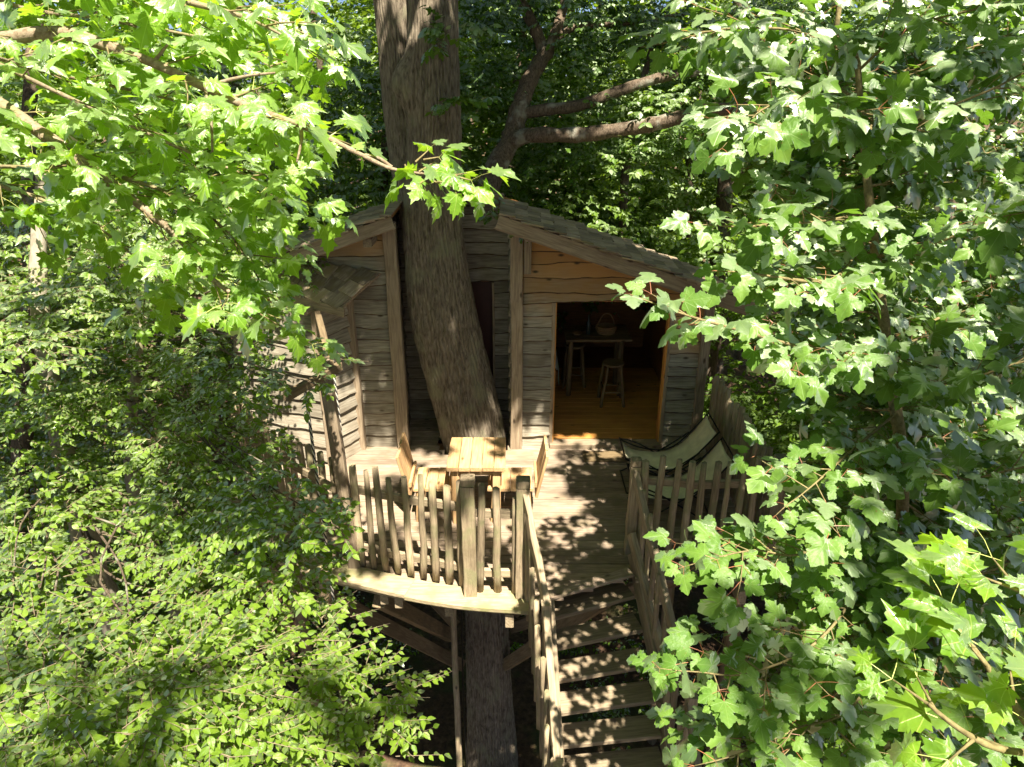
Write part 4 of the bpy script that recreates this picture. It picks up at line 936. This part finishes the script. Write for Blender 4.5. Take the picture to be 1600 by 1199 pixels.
B5 = [at(140, 262, 3.05), at(260, 300, 3.2), at(330, 340, 3.3), at(370, 380, 3.4), at(395, 420, 3.4)]
B6 = [at(-250, -160, 2.7), at(0, 0, 3.3), at(160, 30, 3.4), at(320, 60, 3.4), at(380, 80, 3.4), at(430, 110, 3.4)]
B7 = [(-4.8, 2.2, 5.6), at(-150, 150, 4.2), at(60, 190, 4.4), at(220, 180, 4.5), at(340, 190, 4.6), at(440, 220, 4.6)]
B8 = [at(-60, 72, 2.7), at(60, 110, 3.2), at(200, 140, 3.5), at(320, 170, 3.7), at(380, 200, 3.7), at(420, 220, 3.7)]
B9 = [at(-50, 260, 3.5), at(80, 260, 3.9), at(220, 250, 4.1), at(300, 280, 4.2), at(360, 320, 4.2), at(400, 350, 4.2)]
B10 = [at(0, -80, 2.6), at(120, -30, 3.6), at(280, 0, 3.8), at(360, 10, 3.9), at(420, 30, 3.9), at(470, 50, 3.9)]
for ln_, r0, r1 in ((B1, .032, .004), (B2, .040, .005), (B0, .022, .004), (B3, .010, .003), (B4, .014, .004), (B5, .009, .003), (B6, .012, .003), (B7, .02, .004), (B8, .01, .003), (B9, .01, .003), (B10, .012, .003)): limb('limb', nm, ln_, r0, r1, M_TWIG, 8)
for a_, b in (((320, 136), (430, 114)), ((320, 137), (332, 238)), ((470, 196), (464, 254)), ((240, 98), (262, 70)), ((612, 262), (560, 240))):
    p, q = at(*a_, 2.6), at(*b, 2.58); limb('limb', nm, [p, p.lerp(q, .5) + Vector((.01, 0, .01)), q], .008, .004, M_TWIG, 6)
P, D, Nn, S, tw = sprays([B1[2:9], B0[2:], B3, B5, B6[1:]], .068, .29, .088, .114, (.05, -.15, 1), .30, .12, droop=.25)
P2, D2, N2, S2, tw2 = sprays([B2[2:], B4[1:], B7[1:], B8, B9, B10], .062, .40, .092, .116, (.05, -.2, 1), .32, .1, droop=.3)
tip = at(690, 285, 2.45)                       # the hanging bunch at the end of the first limb
P3, D3, N3, S3, tw3 = sprays([[at(612, 264, 2.5), at(640, 256, 2.48), at(662, 250, 2.46)], [at(640, 268, 2.48), at(672, 270, 2.45), at(712, 276, 2.42)], [at(640, 270, 2.49), at(660, 282, 2.43), at(684, 284, 2.4)]], .05, .08, .06, .115, (.05, .05, .9), .35, 0, droop=.55)
put('twigs', tubes_mesh('twigs', tw + tw2 + tw3, M_STEM), nm)['kind'] = 'stuff'
leaves_onto(nm, np.concatenate([P, P2, P3]), np.concatenate([D, D2, D3]), np.concatenate([Nn, N2, N3]), np.concatenate([S, S2, S3]), T_NOR_HI, T_NOR, [M_LMAPLE, M_PET_G])
nc = [((R_.uniform(-8.5, -4.0), R_.uniform(-3, 6.5), R_.uniform(8.5, 12.5)), (.8, .8, .5), 1) for _ in range(40)] + shade_clumps(2, -3.6, -1.4, -.6, 2.8, .4)  # last clumps added in the sun's path to shade the left foliage
crown_onto(nm, crown(nm, nc, 46, 9, .20, .36, T_KITE, [M_LMAPLE]), T_KITE, [M_LMAPLE])

# ------------------------------------------------------------------ sycamore maple beside the stair
sy = thing('sycamore_maple', (3.3, 4.2, GZ), 'sycamore sapling with broad toothed leaves on red stalks beside the staircase', 'tree')
TK = [at(1352, 250, 3.9), at(1340, 100, 3.9), at(1335, -80, 3.9)]
limb('trunk', sy, [(3.3, 4.2, GZ - .3), (3.2, 4.15, -3), (2.9, 4.1, 0), at(1410, 800, 4.3), at(1390, 580, 4.1), at(1372, 430, 4.0), at(1358, 310, 3.9)] + TK + [(2.4, 3.9, 8.5)], .045, .010, M_STEM, 9)
def SL_(*pp): return [at(*p) for p in pp]
LS = [SL_((1385, 540, 4.05), (1300, 545, 3.6), (1240, 540, 3.5)),
      SL_((1360, 330, 3.9), (1290, 345, 3.6), (1220, 350, 3.4)),
      SL_((1352, 220, 3.9), (1290, 185, 3.5), (1210, 165, 3.3), (1165, 195, 3.2)),
      SL_((1395, 650, 4.1), (1330, 705, 3.8), (1280, 750, 3.6), (1250, 775, 3.5)),
      SL_((1405, 760, 4.2), (1270, 860, 3.7), (1180, 860, 3.5), (1125, 870, 3.4)),
      SL_((1410, 800, 4.3), (1300, 980, 3.6), (1180, 1050, 3.3), (1090, 1050, 3.2)),
      SL_((1412, 850, 4.3), (1350, 1080, 3.5), (1240, 1140, 3.3), (1150, 1180, 3.2)),
      SL_((1370, 400, 4.0), (1450, 385, 3.5), (1560, 340, 3.2), (1660, 310, 3.1)),
      SL_((1354, 260, 3.9), (1450, 185, 3.5), (1560, 135, 3.3), (1660, 80, 3.2)),
      SL_((1388, 580, 4.1), (1480, 600, 3.6), (1600, 565, 3.3), (1680, 560, 3.3)),
      SL_((1400, 720, 4.2), (1490, 750, 3.6), (1600, 730, 3.3), (1700, 720, 3.2)),
      SL_((1408, 800, 4.3), (1480, 900, 3.5), (1610, 870, 3.2), (1700, 860, 3.1)),
      SL_((1412, 850, 4.3), (1480, 1050, 3.4), (1590, 1090, 3.1), (1680, 1100, 3.0)),
      SL_((1412, 860, 4.3), (1430, 1120, 3.5), (1450, 1210, 3.2), (1500, 1300, 3.0)),
      SL_((1342, 110, 3.9), (1420, 45, 3.6), (1540, 10, 3.4), (1650, -30, 3.3)),
      SL_((1340, 90, 3.9), (1250, 50, 3.6), (1140, 45, 3.4), (1070, 60, 3.4)),
      SL_((1365, 360, 3.95), (1310, 430, 3.6), (1260, 440, 3.5))]
LT_ = [SL_((1240, 540, 3.5), (1150, 515, 3.2), (1070, 492, 3.05), (1010, 470, 2.98)), SL_((1220, 350, 3.4), (1160, 355, 3.3), (1120, 352, 3.25)), SL_((1260, 440, 3.5), (1190, 430, 3.4), (1150, 425, 3.35))]
LB = [SL_((1380, 500, 4.05), (1330, 470, 4.7), (1270, 450, 5.0)), SL_((1392, 640, 4.1), (1350, 640, 4.8), (1310, 620, 5.2)),
      SL_((1402, 720, 4.2), (1350, 780, 4.8), (1310, 850, 5.1)), SL_((1385, 560, 4.1), (1460, 500, 4.8), (1560, 460, 5.0), (1660, 450, 5)),
      SL_((1395, 680, 4.2), (1480, 680, 4.9), (1600, 650, 5.1)), SL_((1405, 780, 4.3), (1500, 830, 4.8), (1620, 800, 5)),
      SL_((1356, 290, 3.9), (1430, 280, 4.6), (1540, 240, 5), (1650, 220, 5)), SL_((1346, 160, 3.9), (1260, 110, 4.6), (1180, 90, 5)),
      SL_((1410, 840, 4.3), (1330, 930, 4.6), (1250, 1000, 4.8), (1200, 1100, 4.8)), SL_((1410, 850, 4.3), (1500, 970, 4.5), (1600, 980, 4.6)),
      SL_((1350, 230, 3.9), (1400, 120, 4.6), (1500, 80, 5), (1620, 40, 5)), SL_((1372, 430, 4.0), (1300, 300, 4.6), (1240, 260, 5))]
for l in LS + LT_: limb('limb', sy, l, .009, .003, M_STEM, 7)
LC = [SL_((1395, 650, 4.1), (1430, 600, 5.4), (1500, 560, 5.9), (1600, 540, 6.0)), SL_((1405, 760, 4.2), (1440, 780, 5.3), (1500, 760, 5.8), (1600, 740, 5.9)), SL_((1372, 430, 4.0), (1420, 400, 5.2), (1500, 360, 5.8), (1600, 330, 6)),
      SL_((1410, 840, 4.3), (1400, 900, 5.2), (1420, 1000, 5.6), (1500, 1060, 5.6)), SL_((1356, 290, 3.9), (1330, 220, 5.2), (1290, 180, 5.8), (1230, 170, 6)), SL_((1385, 560, 4.1), (1350, 540, 5.4), (1320, 530, 5.9)), SL_((1346, 160, 3.9), (1420, 130, 5.2), (1480, 150, 5.8), (1580, 140, 6))]
for l in LB + LC: limb('limb', sy, l, .009, .003, M_STEM, 6, 4)
P, D, Nn, S, tw = sprays(LS, .052, .32, .10, .130, FACE_CLEARING, .32, .05, droop=.4)
P2, D2, N2, S2, tw2 = sprays(LB + LC, .045, .46, .105, .130, FACE_CLEARING, .34, .05, droop=.35)
P3, D3, N3, S3, tw3 = sprays(LT_, .11, .17, .09, .138, FACE_CLEARING, .30, .05, droop=.4)
put('twigs', tubes_mesh('twigs', tw + tw2 + tw3, M_STEM), sy)['kind'] = 'stuff'
leaves_onto(sy, np.concatenate([P, P2, P3]), np.concatenate([D, D2, D3]), np.concatenate([Nn, N2, N3]), np.concatenate([S, S2, S3]), T_SYC_HI, T_SYC, [M_LSYC, M_PET_R])

sc_ = [((3.6 + R_.uniform(-.5, 1.4), 4.2 + R_.uniform(-1.2, 1.4), R_.uniform(6.0, 8.2)), (.5, .5, .3), 1) for _ in range(6)]
for c, r, d in sc_[::3]: limb('limb', sy, [(2.45, 3.9, 6.4 + R_.uniform(-.8, 1)), (Vector(c) + Vector((2.45, 3.9, 6.8))) / 2, c], .012, .004, M_STEM, 6, 4)
crown_onto(sy, crown(sy, sc_, 17, 8, .15, .36, T_SYC, [M_LSYC], FACE_CLEARING), T_SYC, [M_LSYC, M_PET_R])
# young maple whose top shoots stand close to the viewpoint
ym_ = thing('young_maple', (1.7, .5, GZ), 'young maple top with very large sunlit leaves below the sycamore', 'tree')
YB = SL_((1720, 1330, 1.35), (1640, 1180, 1.35), (1570, 1080, 1.35), (1520, 1010, 1.38))
limb('trunk', ym_, [(1.7, .5, GZ - .3), (1.65, .6, -2), (1.5, .7, 2)] + YB[:2], .06, .012, M_STEM, 8); limb('limb', ym_, YB[1:], .010, .004, M_STEM, 7)
Y2 = [YB[1], at(1650, 1050, 1.3), at(1620, 960, 1.32), at(1590, 920, 1.35)]; Y3 = [YB[1], at(1560, 1170, 1.3), at(1500, 1140, 1.32), at(1450, 1100, 1.36)]
limb('limb', ym_, Y2, .008, .004, M_STEM, 7); limb('limb', ym_, Y3, .008, .004, M_STEM, 7)
P, D, Nn, S, tw = sprays([YB[1:], Y2, Y3], .075, .10, .07, .125, (.1, -.35, .9), .25, 0, droop=.25)
put('twigs', tubes_mesh('twigs', tw, M_STEM), ym_)['kind'] = 'stuff'
leaves_onto(ym_, P, D, Nn, S, T_NOR_HI, T_NOR, [M_LMAPLE, M_PET_G])

# ------------------------------------------------------------------ hornbeams on the left
def hornbeam(name, label, trunk, r0, r1, clumps, size=.062, per=120, mat=M_BARK3, n_obj=300, k=9, ln=.30):
    tr = thing(name, tuple(Vector(trunk[0]) + Vector((0, 0, .3))), label, 'tree', 'hornbeams beside the deck')
    limb('trunk', tr, trunk, r0, r1, mat, 12)
    tl = smooth_line(trunk, 6); lines = []
    for c, r, d in clumps:
        c = Vector(c); near = min(tl, key=lambda p: (p - c).length + max(0, p.z - c.z + .3) * 1.5)
        j_ = lambda q: Vector((R_.uniform(-q, q), R_.uniform(-q, q), R_.uniform(-q, q) * .6)); limb('limb', tr, [near, near.lerp(c, .3) + j_(.25) + Vector((0, 0, .15)), near.lerp(c, .65) + j_(.25) + Vector((0, 0, .12)), c], .015, .004, M_BARK2, 6, 4)
    Ps, Ds = zip(*[clump_twigs(c, r, max(6, int(per * d))) for c, r, d in clumps]); P = np.concatenate(Ps); D = np.concatenate(Ds)
    for p, d in list(zip(P, D))[::1]:
        q = p + d * ln; lines.append(([Vector(p), Vector((p + q) / 2), Vector(q)], .0032, .0012))
    put('twigs', tubes_mesh('twigs', lines, M_TWIG, 3), tr)['kind'] = 'stuff'
    a_ = twig_leaves(P, D, np.full(len(P), ln) * rng.uniform(.6, 1.25, len(P)), k, size, (.05, -.35, .9), .32, spread=.8, droop=.2)
    leaves_onto(tr, *a_, T_OV_HI, T_OV, [M_LHORN], n_obj, 'crown'); return tr
def CL(rows): return [(tuple(at(px, py, d)), (r * 1.1, r * 1.1, r * .42), r * r / .25) for px, py, d, r in rows]
hornbeam('hornbeam', 'hornbeam with a dappled leaning trunk and small oval leaves below the rope post',
         [at(215, 1130, 9.5), at(180, 970, 8.2), at(152, 905, 7.8), at(125, 800, 7.4), at(98, 700, 7.2), at(72, 560, 7.0), at(60, 420, 7.0), at(70, 250, 7.1)], .17, .06,
         CL([(60, 1090, 4.3, .55), (200, 1110, 4.2, .55), (330, 1070, 4.5, .5), (440, 1090, 4.6, .42), (540, 1110, 4.8, .36), (600, 1100, 4.8, .24), (480, 1010, 5.0, .36), (40, 1010, 4.9, .40), (310, 960, 5.1, .40), (390, 940, 5.3, .4), (20, 930, 5.2, .4), (150, 1190, 4.0, .5), (300, 1190, 4.1, .5), (20, 1190, 4, .5), (420, 1180, 4.4, .4), (560, 1180, 4.7, .3)]), per=100)
hornbeam('hornbeam', 'hornbeam spreading sunlit leaf sprays in front of the tall rope post',
         [at(330, 1060, 10.5), at(250, 900, 9.2), at(210, 770, 8.6), at(203, 690, 8.4), at(215, 560, 8.2), at(240, 420, 8)], .10, .04,
         CL([(470, 830, 4.9, .24), (530, 825, 4.8, .10), (420, 800, 5.2, .32), (360, 860, 5.5, .42), (440, 900, 5.2, .34), (370, 740, 6.0, .26), (400, 690, 6.2, .20), (385, 600, 6.3, .24), (320, 780, 5.8, .40), (290, 840, 6.0, .42), (515, 560, 5.6, .10), (495, 600, 5.6, .09), (440, 600, 5.9, .09), (450, 545, 6.0, .12), (350, 640, 6.4, .32), (450, 745, 5.4, .14), (300, 700, 6.6, .5), (340, 560, 6.6, .36), (420, 500, 6.2, .16)]), per=130, ln=.22)
hornbeam('hornbeam', 'tall shaded hornbeam standing deeper in the wood behind the leaning trunk',
         [at(20, 1100, 13), at(30, 800, 11), at(40, 600, 10), at(50, 400, 9.5), at(45, 200, 9.5), at(60, 0, 9.8)], .15, .08,
         CL([(60, 500, 6.8, .75), (180, 450, 7.2, .75), (300, 480, 7.4, .65), (190, 610, 7.2, .7), (50, 660, 6.8, .7), (60, 770, 6.6, .5), (50, 840, 6.2, .55), (200, 720, 7.4, .6), (90, 380, 7.8, .7), (230, 340, 8.2, .7), (20, 560, 6.0, .5), (340, 400, 8.4, .6), (430, 420, 8.6, .5)]), per=90, size=.07, mat=M_BARK2)

# ------------------------------------------------------------------ the wood behind
def proto_crown(seed, n, rx, rz, size):
    cl = []
    for k in range(n):
        u = Vector((R_.gauss(0, 1), R_.gauss(0, 1), R_.gauss(0, 1))).normalized(); q = R_.uniform(.45, 1)
        cl.append(((u.x * rx * q, u.y * rx * q, u.z * rz * q), (R_.uniform(.6, 1.1),) * 2 + (R_.uniform(.35, .6),), 1))
    P, D, Nn, S = crown(None, cl, 34, 9, size, .42, T_KITE, None, (0, -.3, .9), .4)
    return expand('crown', T_KITE, P, frames_np(D, Nn), S, np.clip(rng.beta(2, 2, len(P)), 0, 1), [M_LFAR])
protos = [proto_crown(k, 58, 2.5, 4.6, .13) for k in range(3)]
spots = [(-2.6, 14.6, 1.2, 1.0), (2.2, 14.2, 1.6, .95), (5.6, 12.2, -.2, 1.0), (5.2, 9.6, -1.5, .85), (8.6, 14.0, 1.4, 1.1), (8.6, 9.0, .8, 1.0), (-6.2, 13.4, 1.0, 1.1), (-9.8, 12.6, 1.2, 1.1), (-7.0, 9.8, -2.2, .8), (0.2, 17.8, 2.4, 1.2), (4.4, 18.2, 2.4, 1.2), (-4.8, 18.4, 2.4, 1.2), (-9.6, 18.2, 2.6, 1.2), (9.8, 18.6, 2.6, 1.2), (13.4, 15.0, 2.0, 1.2), (-14.0, 16.4, 2.4, 1.2), (7.0, 6.4, -1.4, .8), (2.4, 23.6, 3.4, 1.4), (-3.4, 24.2, 3.4, 1.4), (8.4, 24.4, 3.4, 1.4), (-9.6, 24.8, 3.6, 1.4), (14.8, 23.0, 3.6, 1.4), (-16.2, 24.0, 3.8, 1.4), (-5.6, 6.6, -3.2, .62), (4.6, 6.8, -3.6, .6), (1.6, 20.6, 4.6, 1.3), (6.6, 21.2, 4.6, 1.3), (-1.6, 21.4, 4.6, 1.3)]
LBL = ['tree standing directly behind the cabin roof', 'leafy tree rising behind the shingled roof slope', 'dark tree behind the cabin end wall', 'shaded tree close beside the long picket fence',
       'leafy woodland tree beyond the tree at the cabin end wall', 'leafy tree behind the thin sycamore sapling trunk', 'leafy tree behind the wing of the cabin', 'leafy tree behind the tall shaded hornbeam', 'low leafy tree between the hornbeams and the wing wall',
       'woodland tree deep behind the stout host trunk', 'woodland tree deep behind the long lichened limbs', 'woodland tree seen past the maple limb above the wing roof', None, None, None, None, 'shaded low tree under the sycamore beside the fence corner', None, None, None, None, None, None, 'small leafy tree below the hornbeam sprays', 'small leafy tree under the deck corner by the fence post', None, None, None]
for k, (x, y_, z, s) in enumerate(spots):
    gz = float(ground_z(np.array(x), np.array(y_)))
    lb = LBL[k] or 'distant leafy tree of the dense wood behind the treehouse'
    tr = thing('woodland_tree', (x, y_, gz), lb, 'tree', 'trees of the wood around the treehouse')
    limb('trunk', tr, [(x, y_, gz - .3), (x + R_.uniform(-.3, .3), y_ + R_.uniform(-.3, .3), (gz + z) / 2), (x + R_.uniform(-.3, .3), y_, z + 1), (x + R_.uniform(-.4, .4), y_, z + 3.6 * s)], .17 * s, .05, M_BARK2, 9)
    o = put('crown', protos[k % 3], tr, Matrix.Translation((x, y_, z)) @ Matrix.Rotation(k * 2.4 * .35 - .4, 4, 'Z') @ Matrix.Scale(s, 4)); o['kind'] = 'stuff'
# the far wood that reads as one mass
cl = [((R_.uniform(-40, 40), R_.uniform(29, 44), R_.uniform(-3, 15)), (2.2, 1.6, 1.1), 1) for _ in range(330)]
P, D, Nn, S = crown(None, cl, 22, 8, .42, .9, T_KITE, None, (0, -.3, .9), .45)
fo = put('far_wood', expand('far_wood', T_KITE, P, frames_np(D, Nn), S, rng.beta(2, 2, len(P)), [M_LFAR])); tag(fo, 'distant mass of forest foliage closing the view behind all trees', 'forest', None, 'stuff')
# canopy trees put round the clearing, mostly out of view, to shape its shade
CSEED = 9  # seed picked for where the sun patches fall
def canopy(x, y_, top, rx, n, label, dens=1.0, lo=8.0, extra=()):
    global rng
    R_.seed(CSEED * 100 + int(x * 7 + y_)); rng = np.random.default_rng(CSEED * 50 + int(abs(x * 9 + y_ * 5)))
    gz = float(ground_z(np.array(x), np.array(y_))); tr = thing('canopy_tree', (x, y_, gz), label, 'tree', 'tall canopy trees over the clearing')
    limb('trunk', tr, [(x, y_, gz - .3), (x + .1, y_, 0), (x - .1, y_ + .1, lo), (x, y_, top - 1)], .28, .07, M_BARK2, 10)
    cl = []
    for k in range(n):
        an = R_.uniform(0, 6.28); q = rx * math.sqrt(R_.random()); cl.append(((x + q * math.cos(an), y_ + q * math.sin(an), R_.uniform(lo, top)), (.7, .7, .4), 1))
    for e in extra: cl += shade_clumps(*e)
    for k, (c, r, d) in enumerate(cl):
        if k % 5 == 0: limb('limb', tr, [(x, y_, lo - .5 + k * .02), ((x + c[0]) / 2, (y_ + c[1]) / 2, c[2] - .4), c], .06, .015, M_BARK2, 6, 4)
    crown_onto(tr, crown(tr, cl, 46 * dens, 9, .18 if dens > .7 else .30, .30, T_KITE, [M_LFAR]), T_KITE, [M_LFAR])
canopy(8.2, 1.6, 14, 3.6, 34, 'tall unseen tree over the sycamore placed to shade the cabin front', extra=((7, 1.3, 4.2, .7, 3.2, .16), (6, .1, 1.7, .9, 2.7, .18), (20, 2.6, 6.2, -2.6, .9, .26), (8, 3.8, 6.4, -2.2, 2.5, .4)))
canopy(9.5, -4.0, 15, 3.4, 20, 'tall tree at the edge of the clearing over the stair foot')
canopy(-8.5, 4.5, 13, 3.6, 26, 'tall tree over the shaded hornbeam')
canopy(.5, -5.2, 14, 2.2, 10, 'tall unseen tree added for shade on the open side of the clearing', extra=((20, -1.6, 1.4, -3.4, -1.0, .13),))
canopy(4.5, -9.5, 15, 4.5, 40, 'tall tree far across the clearing facing the stair', .3, lo=3)
canopy(-3.0, -9.5, 15, 4.5, 40, 'tall tree far across the clearing facing the hut', .3, lo=3)
canopy(-10.5, -5, 15, 4.5, 40, 'tall tree across the clearing beyond the maple', .3, lo=3)
canopy(13.5, -6, 15, 4.5, 40, 'tall tree across the clearing beyond the stair foot', .3, lo=3)
canopy(14, 4, 15, 4.5, 40, 'tall tree in the wood beyond the sycamore', .3, lo=3)
canopy(-13, 6, 14, 4.0, 36, 'tall tree in the wood beyond the hornbeams', .3, lo=2)
canopy(-5.5, -4.8, 14, 4.0, 22, 'tall tree facing the maple across the clearing')
canopy(9.5, 9.6, 14, 4.5, 20, 'tall tree over the picket fence side of the wood', .8)
canopy(4.5, 15.5, 15, 5.0, 20, 'tall tree over the wood behind the roof', .8)
canopy(-5.5, 15.0, 15, 5.0, 18, 'tall tree over the wood behind the wing', .8)
# undergrowth below the deck
cl = []
for k in range(90):
    x, y_ = R_.uniform(-7, 7), R_.uniform(5, 16)
    if abs(x + .4) < 1.6 and y_ < 10.4: continue
    cl.append(((x, y_, float(ground_z(np.array(x), np.array(y_))) + .25), (.5, .5, .35), 1))
P, D, Nn, S = crown(None, cl, 24, 7, .09, .3, T_KITE, None, (0, -.3, .9), .4)
ug = put('undergrowth', expand('undergrowth', T_KITE, P, frames_np(D, Nn), S, rng.beta(2, 2, len(P)), [M_LFAR])); tag(ug, 'low green undergrowth scattered over the forest floor', 'undergrowth', None, 'stuff')
sb = thing('shrub', (-.35, 7.4, GZ), 'small leafy shrub at the foot of the stout trunk', 'shrub')
limb('stem', sb, [(-.35, 7.4, GZ - .1), (-.34, 7.38, GZ + .3), (-.36, 7.35, GZ + .6)], .02, .008, M_TWIG, 6)
leaves_onto(sb, *crown(sb, [((-.35, 7.35, GZ + .55), (.4, .35, .35), 1), ((-.1, 7.5, GZ + .3), (.3, .3, .2), .5)], 26, 8, .09, .22, T_OV_HI, [M_LHORN]), T_OV_HI, T_OV, [M_LHORN], 60)
